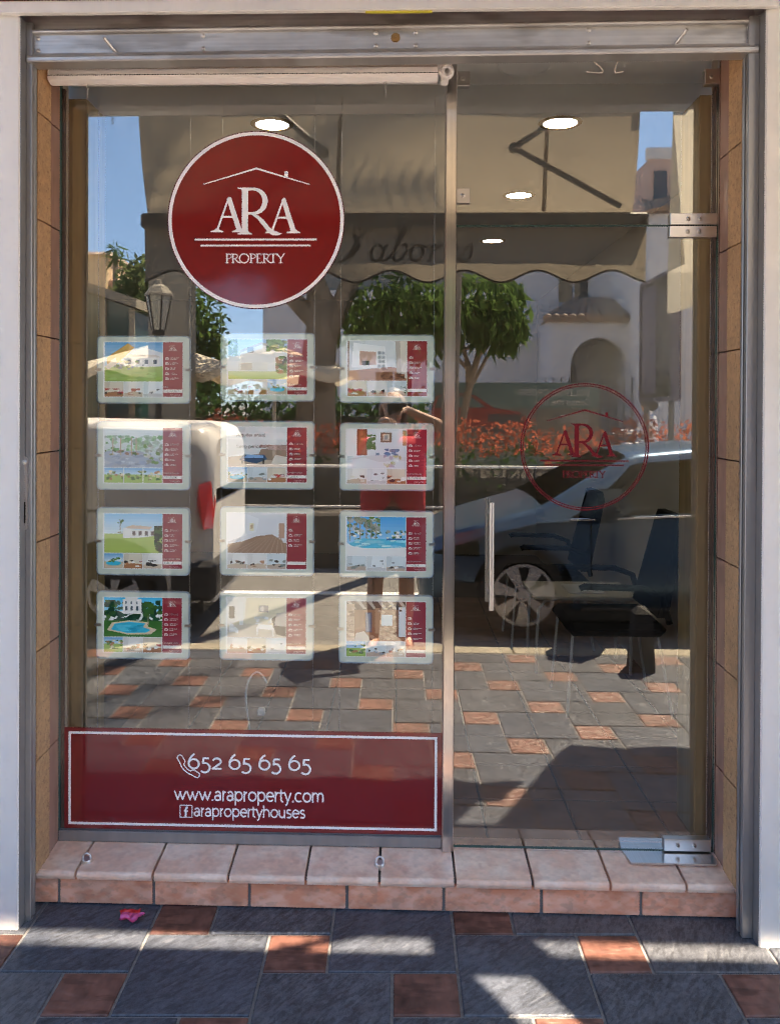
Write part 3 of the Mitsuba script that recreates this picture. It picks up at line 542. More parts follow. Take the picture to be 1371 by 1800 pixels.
        c.p([(.02, .5), (.2, .6), (MX, .58), (MX, .42), (.2, .42), (.06, .46)], (.12, .55, .8)); c.dabs((.1, .44, MX, .58), 24, .03, [(.3, .7, .88), (.08, .45, .72), (.6, .85, .93)], 2.4); c.p([(0, MY), (0, .46), (.2, .4), (MX, .44), (MX, MY)], (.84, .87, .9)); c.r(.5, .57, .74, .6, (.05, .2, .45))
    elif k == 9:
        c.grad(0, .75, MX, 1, (.05, .5, .9), (.3, .7, .95)); c.dabs((0, .55, MX, .95), 130, .045, [(.01, .05, .03), LEAF, (.02, .09, .05)]); c.r(.24, .7, .48, .97, WALLW); c.r(.27, .92, .43, 1., WALLW)
        for x in (.27, .34, .41): c.r(x, .76, x + .03, .84, (.06, .1, .14)); c.r(x, .88, x + .02, .93, (.15, .2, .25))
        c.grad(0, MY, MX, .58, (.05, .16, .04), (.07, .22, .05)); c.p([(.04, .4), (.1, .54), (.32, .58), (.58, .55), (.56, .47), (.68, .42), (.6, .33), (.3, .32)], (.75, .66, .5)); c.p([(.09, .41), (.14, .52), (.33, .555), (.53, .53), (.5, .46), (.6, .41), (.54, .36), (.3, .35)], POOL); c.dabs((.16, .38, .5, .5), 12, .03, [(.1, .6, .85), (.03, .4, .65)], 2); c.r(.56, .5, .57, .86, (.3, .25, .2)); c.dabs((.5, .66, .64, .9), 22, .04, [LEAF, (.04, .14, .04)])
    elif k == 10:
        room(c, *B, (.78, .72, .54), (.66, .6, .5)); c.p([(.0, 1), (.24, 1), (.22, .62), (0, .5)], (.8, .8, .76)); c.r(.02, .62, .09, .84, (.16, .15, .13)); c.r(.15, .5, .2, .92, (.82, .84, .82)); c.r(.4, .74, .52, .86, (.3, .28, .28)); c.r(.42, .76, .46, .84, (.65, .62, .6)); c.dabs((.34, .52, .6, .66), 12, .03, [WALLW, (.6, .6, .58), (.8, .8, .78)]); c.p([(.62, .34), (.56, .62), (.64, .7), (MX, .66), (MX, .3)], (.1, .08, .07)); c.p([(.6, .5), (.62, .72), (MX, .74), (MX, .48)], (.55, .5, .46)); c.p([(.36, .44), (.4, .52), (.56, .51), (.6, .42)], (.9, .9, .9)); c.r(.37, .32, .39, .46, (.86, .86, .86)); c.r(.57, .3, .59, .44, (.86, .86, .86)); c.dabs((.02, .32, .14, .55), 8, .04, [WALLW, (.85, .87, .85)])
    else:
        room(c, *B, (.32, .17, .1), (.28, .12, .07)); c.p([(0, 1), (MX, 1), (MX, .86), (0, .84)], (.1, .07, .06))
        for i in range(6): c.p([(i * .13, 1), (i * .13 + .05, 1), (i * .13 + .12, .86), (i * .13 + .08, .86)], (.55, .5, .45))
        c.r(0, MY, .1, .95, (.5, .38, .28)); c.dabs((0, .3, .1, .92), 30, .025, [(.35, .22, .15), (.62, .5, .4)], 1.6); c.dabs((.42, MY + .02, .64, .84), 90, .03, [(.4, .25, .15), (.55, .4, .28), (.3, .17, .1)], 1.3); c.r(.24, .44, .32, .8, (.1, .12, .2)); c.r(.26, .46, .3, .78, (.25, .32, .42)); c.r(.36, .42, .42, .88, (.45, .28, .18)); c.r(.44, .56, .58, .76, (.62, .74, .8)); c.r(.66, .36, MX, .9, (.7, .8, .88)); c.dabs((.4, .82, .7, .95), 12, .02, [(.8, .7, .5), DARK, (.6, .5, .4)]); c.p([(.1, MY), (.12, .42), (.22, .46), (.28, .36), (.3, MY)], (.66, .62, .56)); c.dabs((.3, .3, .5, .4), 10, .03, [(.2, .08, .05), (.5, .3, .2)])
THUMBS = [('warm', 'room', 'bath'), ('room', 'warm', 'pool'), ('warm', 'room', 'blue'), ('garden', 'garden', 'garden'), ('pool', 'blue', 'warm'), ('room', 'bath', 'warm'), ('pool', 'warm', 'room'), ('room', 'room', 'blue'), ('blue', 'bath', 'blue'), ('garden', 'room', 'warm'), ('room', 'warm', 'bath'), ('garden', 'blue', 'room')]
PRICE = ['1.850.000 €', '430.000 €', '295.000 €', '250.000 €', '1.200 €', '210.000 €', '1.800 €', '185.000 €', '89.000 €', '130.000 €', '850 €', '280.000 €']
KINDT = ['Villa', 'Villa de lujo', 'Ático', 'Casa adosada', 'Apartamento', 'Apartamento', 'Casa independiente', 'Apartamento', 'Apartamento', 'Casa adosada', 'Apartamento', 'Casa adosada']
AREA_ = ['', '320 m2', '120 m2', '180 m2', '110 m2', '95 m2', '105 m2', '90 m2', '40 m2', '200 m2', '60 m2', '220 m2']
WHAT = ['lawn and white house under mountains', 'white villa with trees and lawn', 'white living room wall with television', 'leafy stone terrace', 'pale living room with blue glass table', 'white bedroom with wooden door and plant', 'wide green lawn before a white bungalow', 'empty white room with wooden floor', 'big blue pool and palm trees', 'kidney shaped pool under dark trees', 'cream living room with white table', 'brown stone and brick living room with beams']
TXT = {}
def small_text(text, h):
    if (text, h) not in TXT:
        m = meshkit.text_mesh(text, h, .0001); v = m.vertices.copy(); v2 = np.stack([v[:, 0], -v[:, 2], v[:, 1]], -1); TXT[text, h] = trimesh.Trimesh(v2, m.faces, process=False)
    return TXT[text, h].copy()
mat('ledprint', {'type': 'diffuse', 'reflectance': {'type': 'mesh_attribute', 'name': 'vertex_color'}})
COLX = [(-1.069, -.734), (-.627, -.292), (-.204, .130)]
ROWZ = [[(1.677, 1.919), (1.687, 1.930), (1.683, 1.925)], [(1.370, 1.615), (1.376, 1.619), (1.374, 1.614)], [(1.066, 1.309), (1.069, 1.315), (1.067, 1.304)], [(.767, 1.010), (.769, 1.015), (.763, 1.006)]]
RN, CN = ['top', 'second', 'third', 'bottom'], ['left', 'middle', 'right']
k = 0
for ri in range(4):
    for ci in range(3):
        x0, x1 = COLX[ci]; z0, z1 = ROWZ[ri][ci]; YC = .05
        pk = thing('listing_card', f'lit card showing {WHAT[k]}, {RN[ri]} row {CN[ci]} column', 'display card', 'lit property listing cards in the window')
        add(pk + '__panel', extr(rrect(x0 + .004, x1 - .004, z0 + .004, z1 - .004, .014), YC - .003, YC + .005), 'mat_acrylic')
        scene[pk + '__panel']['emitter'] = {'type': 'area', 'radiance': rgb(.0205, .0238, .0212)}
        add(pk + '__frame', extr(rrect(x0, x1, z0, z1, .017).difference(rrect(x0 + .0045, x1 - .0045, z0 + .0045, z1 - .0045, .013)), YC - .005, YC + .007), 'mat_acrylicedge')
        for xx in (x0 + .006, x1 - .006): add(pk + '__clip', box(xx - .012, xx + .012, YC - .009, YC + .008, (z0 + z1) / 2 - .005, (z0 + z1) / 2 + .005, .002), 'mat_steelrough')
        w, h = x1 - x0, z1 - z0; c = Card(x0 + .083 * w, z0 + .105 * h, w * .835, h * .80, YC - .0032)
        c.r(-.02, -.015, 1.005, 1.012, (.88, .92, .96)); pic(c, k)
        for t in range(3):
            a, b = t * MX / 3 + .006 * (t > 0), (t + 1) * MX / 3 - .006; thumb(c, a, b, THUMBS[k][t])
        c.r(MX + .006, 0, 1, 1, (.30, .035, .055), 0.)
        def W(x0_, y0_, x1_, y1_): c.r(x0_, y0_, x1_, y1_, (.85, .83, .84), 0); c.k -= 1
        g = affinity.scale(ARA_S, .085, .085 * (w * .835) / (h * .80), origin=(0, 0)); c.poly(affinity.translate(g, .872, .875), (.92, .9, .9)); c.k -= 1
        for q in range(5 if k != 7 else 4):
            yy = .70 - .092 * q
            W(.775, yy - .02, .825, yy - .012); W(.778, yy - .012, .785, yy + .02); W(.814, yy - .012, .822, yy + .012); W(.79, yy + .004, .81, yy + .024)
            if q or not AREA_[k]: W(.84, yy + .008, .84 + rng.uniform(.06, .12), yy + .014); W(.84, yy - .014, .84 + rng.uniform(.05, .09), yy - .008)
        W(MX + .012, .075, .995, .132)
        m, col = c.mesh()
        add(pk + '__print', m, 'mat_print', False, color=col)
        scene[pk + '__print']['emitter'] = {'type': 'area', 'radiance': {'type': 'mesh_attribute', 'name': 'vertex_color', 'scale': .046}}
        tx = []
        def put(text, hh, x, z, mx=None):
            if not text: return
            t = small_text(text, hh); wd = t.bounds[1][0]
            if mx and wd > mx: t.apply_scale((mx / wd, 1, 1)); wd = mx
            t.apply_translation((x, YC - .0066, z)); return t
        px = lambda u: x0 + .083 * w + u * w * .835
        pz = lambda v: z0 + .105 * h + v * h * .80
        lt = cat(put(AREA_[k], .0062, px(.84), pz(.685)), put(KINDT[k], .0062, px(.755), pz(.165), .062), put('Fuengirola', .0052, px(.84), pz(.022), .04))
        add(pk + '__caption', lt, 'mat_vinylwhite')
        add(pk + '__price', put(PRICE[k], .0066, px(.768), pz(.088), .054), 'mat_black')
        if k == 4: add(pk + '__notice', cat(put('Alquiler anual', .0115, px(.11), pz(.83)), put('Long period', .0115, px(.11), pz(.62))), 'mat_black')
        k += 1
for ci in range(3):
    for x in (COLX[ci][0] + .003, COLX[ci][1] - .003):
        add('hanging_wire', tube([(x, .052, .145), (x, .052, 2.77)], .0011, 5), 'mat_steelrough', True, label='thin steel wire along the %s edge of the %s column of listing cards' % ('left' if x < COLX[ci][0] + .1 else 'right', CN[ci]), cat='wire', group='wires carrying the listing cards')

# ------------------------------------------------------------------ inside the office
FZ = .13
mat('floortile', pr(proc(lambda p, n, uv: mi.Color3f(.36, .235, .18) * (.75 + .5 * fbm(p.x * 9, p.y * 9, 4., 4))), .35)); mat('floorjoint', pr((.16, .14, .13), .9))
add('office_floor', box(-3.2, 1.5, .07, 6.2, -.1, FZ - .004), 'mat_floorjoint', kind='structure')
for i in range(-8, 5):
    for j in range(0, 12):
        if -1.6 < i * .33 < 1.5 : add('office_floor__floor_tile', box(i * .33 + .004, min(i * .33 + .326, 1.49), .075 + j * .33 + .004, .075 + j * .33 + .326, FZ - .02, FZ, .003), 'mat_floortile')
add('office_ceiling', box(-3.2, 1.5, .3, 6.2, 2.785, 2.9), 'mat_ceil_int', kind='structure')
add('office_wall_right', box(1.45, 1.6, .08, 6.2, .0, 2.9), 'mat_wall_int', kind='structure')
add('office_wall_left', box(-3.3, -3.15, .08, 6.2, .0, 2.9), 'mat_wall_int', kind='structure')
add('office_wall_back', box(-3.3, 1.6, 6.1, 6.25, .0, 2.9), 'mat_wall_int', kind='structure')
add('office_wall_front', cat(box(-3.3, -1.19, .01, .09, 0, 2.9), box(1.1, 1.6, .01, .09, 0, 2.9)), 'mat_wall_int', kind='structure')
DL = [(.63, .41, 'nearest downlight over the door, largest of the row of three'), (.63, 1.57, 'middle downlight of the row of three over the door'), (.63, 2.82, 'farthest downlight of the row of three over the door'), (-.50, .41, 'downlight peeping over the top of the round red emblem')]
for x, y, lb in DL:
    dl = thing('downlight', 'lit round ' + lb, 'lamp', 'round recessed ceiling downlights')
    add(dl + '__rim', lathe([(.066, 0), (.066, -.004), (.083, -.004), (.085, 0)], (x, y, 2.785), n=32), 'mat_brass', 40)
    e = trimesh.creation.cylinder(.066, .003, 32); e.apply_translation((x, y, 2.7835))
    d = ply(e, 'mat_lampdisc', False); d['emitter'] = {'type': 'area', 'radiance': rgb(3.5, 3.25, 2.65)}
    scene[dl + '__lens'] = d
def armchair(x, y, label, rot=0):
    key = thing('office_armchair', label, 'chair', 'black office armchairs')
    M_ = trimesh.transformations.rotation_matrix(math.radians(rot), (0, 0, 1)); M_[:3, 3] = (x, y, FZ)
    tr = lambda m: (m.apply_transform(M_), m)[1]
    add(key + '__seat', tr(cat(box(-.25, .24, -.24, .24, .40, .47, .03))), 'mat_black', 30)
    add(key + '__backrest', tr(hullm([(.19, -.23, .5), (.24, -.23, .5), (.19, .23, .5), (.24, .23, .5), (.30, -.2, .95), (.34, -.2, .95), (.30, .2, .95), (.34, .2, .95), (.30, -.15, 1.0), (.34, .15, 1.0), (.30, .15, 1.0), (.34, -.15, 1.0)])), 'mat_black')
    for s in (-1, 1):
        add(key + '__armrest', tr(tube([(.24, s * .26, .48), (.2, s * .27, .62), (.1, s * .27, .655), (-.18, s * .27, .66), (-.2, s * .27, .65)], .016, 10)), 'mat_black', True)
        for fx, bx in ((-.22, -.25), (.2, .27)): add(key + '__leg', tr(tube([(fx, s * .2, .41), (bx, s * .23, 0)], .0075, 8)), 'mat_leg', True)
armchair(1.10, 1.55, 'black office armchair with thin chrome legs, nearer of the two inside the door')
armchair(.98, 2.75, 'black office armchair behind the low table, farther of the two inside the door', 0)
tb = thing('low_table', 'low pale table with curved chrome legs beside the armchairs', 'table')
add(tb + '__table_top', box(.78, 1.38, 1.98, 2.42, .565, .59, .006), 'mat_wall_int')
for x, s in ((.82, 1), (1.34, -1)):
    for y in (2.03, 2.37): add(tb + '__leg', tube([(x + .1 * s, y, .562), (x + .04 * s, y, .555), (x, y, .50), (x - .01 * s, y, .3), (x - .01 * s, y, FZ)], .009, 8), 'mat_leg', True)
add('magazine', box(1.0, 1.21, 2.05, 2.3, .591, .597), 'mat_white', label='white magazine lying on the low table', cat='magazine')
add('paper_tissue', hullm([(1.18, 2.12, .598), (1.26, 2.14, .598), (1.22, 2.19, .598), (1.2, 2.14, .65), (1.24, 2.16, .625)]), 'mat_white', label='crumpled white tissue standing on the magazine', cat='tissue')
cb = thing('white_cable', 'thin white cable looping down to a socket above the red sign', 'cable')
cz = [(-.47, .13, .66), (-.50, .13, .70), (-.525, .12, .69), (-.545, .12, .63), (-.535, .12, .52), (-.52, .12, .40), (-.515, .12, .30), (-.53, .12, .16), (-.58, .13, .15), (-.64, .13, .2), (-.60, .13, .4)]
from scipy.interpolate import CubicSpline
def spl(pts, n): t = np.linspace(0, 1, len(pts)); return CubicSpline(t, np.array(pts))(np.linspace(0, 1, n))
add(cb + '__lead', tube(spl(cz[:8], 50), .0035, 6), 'mat_white', True)
add(cb + '__plug', box(-.50, -.475, .10, .13, .55, .575, .004), 'mat_white')
wr = thing('crumpled_wrapper', 'crumpled pink and red sweet wrapper on the slate pavement', 'litter')
def crumple(cx, cy, s, seed, ang):
    r = np.random.RandomState(seed); g = np.linspace(-1, 1, 9); X, Y = np.meshgrid(g, g); Z = .5 * np.abs(meshkit.noise(np.stack([X * 1.6 + seed, Y * 1.6, X * 0], -1), seed)) + .22 * r.rand(9, 9)
    X = X * (1 + .15 * Y) ; v = np.stack([X.ravel(), Y.ravel() * .7, Z.ravel()], -1) * s; c, q = math.cos(ang), math.sin(ang)
    v = np.stack([v[:, 0] * c - v[:, 1] * q + cx, v[:, 0] * q + v[:, 1] * c + cy, v[:, 2] + .001], -1); f = []
    for i in range(8):
        for j in range(8): a = i * 9 + j; f += [[a, a + 1, a + 10], [a, a + 10, a + 9]]
    return trimesh.Trimesh(v, np.array(f), process=False)
mat('foilred', two(pr((.5, .02, .03), .25, .3))); mat('foilpink', two(pr((.55, .08, .22), .25, .3)))
add(wr + '__red_half', crumple(-.862, -.215, .030, 3, .4), 'mat_foilred')
add(wr + '__pink_half', crumple(-.858, -.232, .034, 5, -.25), 'mat_foilpink')

# ================================================================== the street behind the camera, seen in the glass
mat('awncloth', {'type': 'principledthin', 'base_color': rgb(.40, .335, .245), 'roughness': .8, 'diff_trans': 1.0})
mat('valcloth', {'type': 'principledthin', 'base_color': rgb(.35, .30, .23), 'roughness': .8, 'diff_trans': .75})
mat('creamcloth', {'type': 'principledthin', 'base_color': rgb(.72, .67, .56), 'roughness': .8, 'diff_trans': .9})
mat('awnmetal', two(pr((.17, .165, .155), .6, .1)))
mat('ink', two(pr((.085, .075, .065), .8)))
def cloth(fn, nu, nv):
    """fn(u, v) -> point on a sheet, u and v from 0 to 1."""
    U_, V_ = np.meshgrid(np.linspace(0, 1, nu), np.linspace(0, 1, nv)); P = np.array([fn(a, b) for a, b in zip(U_.ravel(), V_.ravel())]); f = []
    for j in range(nv - 1):
        for i in range(nu - 1): a = j * nu + i; f += [[a, a + 1, a + nu + 1], [a, a + nu + 1, a + nu]]
    return trimesh.Trimesh(P, np.array(f), process=False)
nz = lambda x, y, s=0: float(meshkit.fbm(np.array([x, y, s * 7.3]), 3)) - .5
AY = -1.985
aw = thing('beige_awning', 'beige cloth awning with scalloped valance lettered in script, hanging from the balcony', 'awning')
xl = lambda v: -1.52 + .06 * v
add(aw + '__cloth', cloth(lambda u, v: (xl(v) + u * (2.9 - .1 * v), AY - .035 + .03 * nz(u * 9, v * 1.2) * min(1, v * 4) + .035 * math.sin(v * 3.14), 3.42 - .64 * v), 60, 20), 'mat_awncloth', True)
for x in (-.33, .84): add(aw + '__seam', cloth(lambda u, v: (x - .012 + .024 * u - .02 * v, AY + .055, 3.42 - .64 * v), 2, 6), 'mat_valcloth')
add(aw + '__roller', tube([(-1.56, -2.01, 3.43), (1.38, -2.01, 3.43)], .035, 16), 'mat_awnmetal', 40)
add(aw + '__front_bar', box(-1.49, 1.42, AY - .12, AY + .02, 2.70, 2.785, .012), 'mat_awnmetal')
sc_ = lambda x: 2.424 + .034 * math.cos(2 * math.pi * (x + .04) / .42)
add(aw + '__valance', cloth(lambda u, v: (-1.47 + 2.88 * u, AY + .0 + .03 * nz(u * 16, v * .8, 1) - .02 * v, 2.70 + (sc_(-1.47 + 2.88 * u) - 2.70) * v), 140, 12), 'mat_valcloth', True)
add(aw + '__valance_hem', tube([(x, AY - .02 + .03 * nz((x + 1.47) / 2.88 * 16, .8, 1), sc_(x)) for x in np.linspace(-1.47, 1.41, 140)], .006, 5), 'mat_ink', True)
for pts in ([(1.24, 2.80), (.64, 3.12), (1.08, 3.42)], [(-.86, 2.80), (-.42, 3.10), (-.78, 3.42)]):
    a, b, c = pts; am = add(aw + '__folding_arm', cat(tube([(a[0], AY + .09, a[1]), (b[0], AY + .12, b[1])], .016, 10), tube([(b[0], AY + .12, b[1]), (c[0], AY + .10, c[1])], .018, 10)), 'mat_awnmetal', 40)
    add(am + '__elbow', lathe([(.0001, .022), (.027, .022), (.027, -.022), (.0001, -.022)], (b[0], AY + .12, b[1]), 'y', 16), 'mat_awnmetal')
for x in (-1.53, 1.51): add(aw + '__bracket', box(x - (.03 if x < 0 else .15), x + (.03 if x < 0 else .15), -2.06, -1.93, 3.38, 3.598, .01), 'mat_awnmetal')
SCR = [  # script word, one stroke list per letter, slanted
 [[(.20, .62), (.27, .74), (.36, .78), (.40, .70), (.33, .58), (.22, .45), (.16, .28), (.10, .10), (-.02, .0), (-.13, .02), (-.12, .12)], [(-.02, .60), (.02, .74), (.16, .80), (.32, .78)]],
 [arc(.56, .17, .10, .15, 60, 420, 20), [(.70, .33), (.64, .1), (.68, .02), (.78, .1)]],
 [[(.78, .1), (.90, .4), (.98, .66), (.99, .72), (.94, .70), (.87, .45), (.83, .15), (.88, .02), (.98, .08), (1.03, .2), (1.02, .31), (.96, .32)]],
 [arc(1.20, .17, .10, .15, 60, 420, 20), [(1.26, .3), (1.36, .28)]],
 [[(1.40, .24), (1.48, .33), (1.47, .25), (1.42, .02)], [(1.44, .12), (1.54, .28), (1.64, .32), (1.66, .27)]],
 [[(1.70, .14), (1.80, .2), (1.85, .28), (1.80, .33), (1.73, .27), (1.70, .14), (1.74, .03), (1.84, .03), (1.92, .12)]],
 [[(1.94, .12), (2.05, .34), (2.08, .2), (2.06, .06), (1.98, .0), (1.92, .04)]]]
lt = unary_union([LineString(spl([np.array(q) for q in s], 40)[:, :2] if len(s) > 3 else s).buffer(.021, quad_segs=3) for l in SCR for s in l]).union(LineString([(.15, .5), (.24, .3), (.14, .1)]).buffer(.035))
lt = affinity.translate(affinity.scale(affinity.skew(lt, xs=8, origin=(0, 0)), .355, .30, origin=(0, 0)), -.33, 2.505)
def bend(m):
    v = m.vertices.copy(); v[:, 1] += [.03 * nz((x + 1.47) / 2.88 * 16, (2.7 - z) / .28 * .8, 1) - .02 * (2.7 - z) / .28 for x, z in zip(v[:, 0], v[:, 2])]; m.vertices = v; return m
add(aw + '__lettering', bend(extr(lt, AY + .006, AY + .009)), 'mat_ink', label='dark script lettering Sabores')
nw = thing('cream_awning', 'cream cloth awning over the next shop front on the right', 'awning')
add(nw + '__cloth', cloth(lambda u, v: (1.57 + .075 * v + u * 3.4, -2.02 - .34 * v, 3.42 - .92 * v), 12, 6), 'mat_creamcloth', True)
add(nw + '__valance', cloth(lambda u, v: (1.645 + u * 3.4, -2.36, 2.5 - .22 * v - .03 * v * math.cos(u * 45)), 80, 3), 'mat_creamcloth')
add(nw + '__side_flap', cloth(lambda u, v: (1.57 + .075 * v, -2.02 - .34 * u * v - .02 * (1 - u), 3.42 - .92 * v), 4, 6), 'mat_creamcloth')
add(nw + '__roller', tube([(1.66, -2.01, 3.43), (5, -2.01, 3.43)], .035, 16), 'mat_awnmetal', 40)

hs = thing('street_display', 'dark street display panel on posts behind the hedge near the white house', 'display')
mat('boarddark', pr((.014, .014, .018), .12, specular=.5)); mat('boardpurple', pr((.10, .09, .15), .3))
add(hs + '__panel', box(3.08, 3.14, -8.08, -6.84, 1.80, 3.19, .004), 'mat_boarddark'); add(hs + '__picture', box(3.072, 3.0795, -8.04, -7.45, 1.84, 3.15), 'mat_boardpurple')
add(hs + '__frame', extr_x(sbox(-8.13, 1.75, -6.79, 3.24).difference(sbox(-8.085, 1.795, -6.835, 3.195)), 3.06, 3.16), 'mat_boardpurple')
for y in (-7.95, -6.97): add(hs + '__post', tube([(3.11, y, .29), (3.11, y, 1.76)], .035, 8), 'mat_awnmetal')

# small black bollard on the pavement
mat('blacksolid', two(pr((.015, .015, .016), .6)))
add('bollard', hullm([(1.49, -2.52, 0), (1.63, -2.50, 0), (1.63, -2.64, 0), (1.49, -2.66, 0), (1.51, -2.54, .36), (1.62, -2.53, .36), (1.62, -2.63, .36), (1.51, -2.64, .36), (1.54, -2.57, .40), (1.59, -2.57, .40), (1.59, -2.61, .40), (1.54, -2.61, .40)]), 'mat_blacksolid', label='low black tapered bollard on the sunlit pavement by the kerb', cat='bollard')

# ------------------------------------------------------------------ people
def person_body(bones, refine=.025, smooth=8):
    """bones: ((p, r), (q, r)) ; hulls of spheres joined and smoothed into one surface."""
    parts = []
    for (p, a), (q, b) in bones:
        parts.append(m3.Manifold.batch_hull([m3.Manifold.sphere(a, 16).translate(list(map(float, p))), m3.Manifold.sphere(b, 16).translate(list(map(float, q)))]))
    m = tri(m3.Manifold.batch_boolean(parts, m3.OpType.Add).refine_to_length(refine)); m.merge_vertices()
    trimesh.smoothing.filter_taubin(m, iterations=smooth); return m
mat('skin', pr((.48, .29, .20), .55)); mat('hair', pr((.05, .03, .02), .5)); mat('tee', pr((.55, .035, .05), .8)); mat('shorts', pr((.03, .03, .035), .8)); mat('shirtwhite', pr((.7, .7, .72), .8))
def head(c, s=1., yaw=0.):
    """Head facing +y: skull, jaw, nose, brow, ears as one surface."""
    x, y, z = c
    b = [(((0, .0, .05), .085), ((0, -.015, .06), .088)), (((0, .035, -.02), .062), ((0, .0, .03), .078)), (((0, .062, -.075), .028), ((0, .02, -.05), .05)), (((0, .098, -.012), .011), ((0, .085, .025), .009)), (((-.085, -.005, .01), .016), ((-.084, -.01, .035), .017)), (((.085, -.005, .01), .016), ((.084, -.01, .035), .017)), (((-.03, .078, .038), .014), ((.03, .078, .038), .014)), (((-.018, .082, -.052), .008), ((.018, .082, -.052), .008))]
    m = person_body(b, .012, 5); m.apply_scale(s); m.apply_transform(trimesh.transformations.rotation_matrix(yaw, (0, 0, 1))); m.apply_translation(c); return m
def hand_bones(w, d, side, up=(0, 0, 1)):
    """A half closed hand at wrist w pointing along d."""
    w, d, u = np.array(w, float), np.array(d, float), np.array(up, float); d /= np.linalg.norm(d); l = np.cross(u, d); l /= np.linalg.norm(l); u = np.cross(d, l)
    out = [((w, .026), (w + d * .05 + l * .018, .02)), ((w, .026), (w + d * .05 - l * .018, .02))]
    for i, L_ in enumerate((.072, .08, .076, .06)):
        b = w + d * .07 + l * (.030 - .02 * i); k1 = b + d * L_ * .5 - u * .008; k2 = k1 + d * L_ * .25 - u * L_ * .35
        out += [((w + d * .03 + l * (.02 - .014 * i), .012), (b, .0095)), ((b, .0095), (k1, .009)), ((k1, .009), (k2, .0075))]
    t0 = w + d * .02 + l * .03 * side; t1 = t0 + d * .03 + l * .028 * side - u * .01; out += [((t0, .012), (t1, .0105)), ((t1, .0105), (t1 + d * .03 - u * .008, .0085))]
    return out
PX, PY, PZ = -.03, -3.20, -.045
def P(x, y, z): return (PX + x, PY + y, PZ + z)
ph_ = thing('person', 'photographer in a red t-shirt and dark shorts holding a camera up to the eye', 'person')
# hips, chest, arms raised: the right elbow stands out to the side
RS, LS, RE, LE, RW, LW = P(.18, 0, 1.42), P(-.18, 0, 1.42), P(.30, .03, 1.62 - .0), P(-.27, .07, 1.22), P(.085, .105, 1.70), P(-.07, .15, 1.62)
RE = P(.31, .04, 1.60)
body = [(((P(0, 0, 1.48)), .055), (P(0, .01, 1.60), .052)), ((RS, .05), (RE, .038)), ((RE, .038), (RW, .027)), ((LS, .05), (LE, .038)), ((LE, .038), (LW, .027)), ((P(.16, 0, 1.4), .075), (P(-.16, 0, 1.4), .075)), ((P(.12, 0, 1.36), .1), (P(.1, 0, 1.05), .1)), ((P(-.12, 0, 1.36), .1), (P(-.1, 0, 1.05), .1)), ((P(.1, 0, .95), .11), (P(-.1, 0, .95), .11)),
        ((P(.1, 0, .92), .1), (P(.1, .0, .5), .056)), ((P(-.1, 0, .92), .1), (P(-.12, .02, .5), .056)), ((P(.1, 0, .5), .056), (P(.1, -.03, .32), .056)), ((P(.1, -.03, .32), .056), (P(.1, -.02, .08), .036)), ((P(-.12, .02, .5), .056), (P(-.13, -.01, .32), .056)), ((P(-.13, -.01, .32), .056), (P(-.13, .0, .08), .036)),
        ((P(.1, -.04, .04), .04), (P(.12, .14, .03), .03)), ((P(-.13, -.02, .04), .04), (P(-.15, .16, .03), .03))]
body += hand_bones(RW, (-.5, .6, -.2), 1) + hand_bones(LW, (.45, .6, .1), -1)
add(ph_ + '__body', person_body(body, .02, 6), 'mat_skin', True)
add(ph_ + '__head', head(P(0, .03, 1.685)), 'mat_skin', True)
add(ph_ + '__hair', person_body([((P(0, -.03, 1.75), .098), (P(0, -.02, 1.765), .095)), ((P(0, -.06, 1.70), .085), (P(0, -.07, 1.6), .06)), ((P(-.06, -.04, 1.72), .05), (P(-.07, -.05, 1.58), .03)), ((P(.06, -.04, 1.72), .05), (P(.07, -.05, 1.58), .03))], .02, 5), 'mat_hair', True)
add(ph_ + '__t_shirt', person_body([((P(.155, 0, 1.42), .085), (P(-.155, 0, 1.42), .085)), ((P(.12, 0, 1.36), .112), (P(.115, 0, .98), .118)), ((P(-.12, 0, 1.36), .112), (P(-.115, 0, .98), .118)), ((P(.17, 0, 1.42), .072), (P(.26, .02, 1.54), .058)), ((P(-.17, 0, 1.42), .072), (P(-.24, .04, 1.29), .06)), ((P(.1, .02, 1.2), .11), (P(-.1, .02, 1.2), .11))], .025, 6), 'mat_tee', True)
add(ph_ + '__shorts', person_body([((P(.1, 0, .93), .122), (P(-.1, 0, .93), .122)), ((P(.1, 0, .88), .115), (P(.105, 0, .56), .085)), ((P(-.1, 0, .88), .115), (P(-.12, .015, .56), .085))], .025, 6), 'mat_shorts', True)
for x, y in ((.11, .04), (-.14, .06)): add(ph_ + '__sandal', box(PX + x - .045, PX + x + .045, PY + y - .13, PY + y + .14, PZ - .012, PZ + .012, .006), 'mat_black')
cm = thing('hand_camera', 'black camera held up to the face of the person in red', 'camera')
add(cm + '__body', box(-.07, .065, -3.125, -3.068, 1.615, 1.71, .01), 'mat_blacksolid')
add(cm + '__lens', lathe([(.0001, .002), (.024, .0), (.027, .012), (.034, .012), (.034, -.02), (.031, -.03)], (0, -3.040, 1.665), 'y', 24), 'mat_blacksolid', 40)
add(cm + '__prism', hullm([(-.03, -3.12, 1.705), (.03, -3.12, 1.705), (-.03, -3.075, 1.705), (.03, -3.075, 1.705), (-.02, -3.11, 1.735), (.02, -3.11, 1.735), (-.02, -3.08, 1.735), (.02, -3.08, 1.735)]), 'mat_blacksolid')

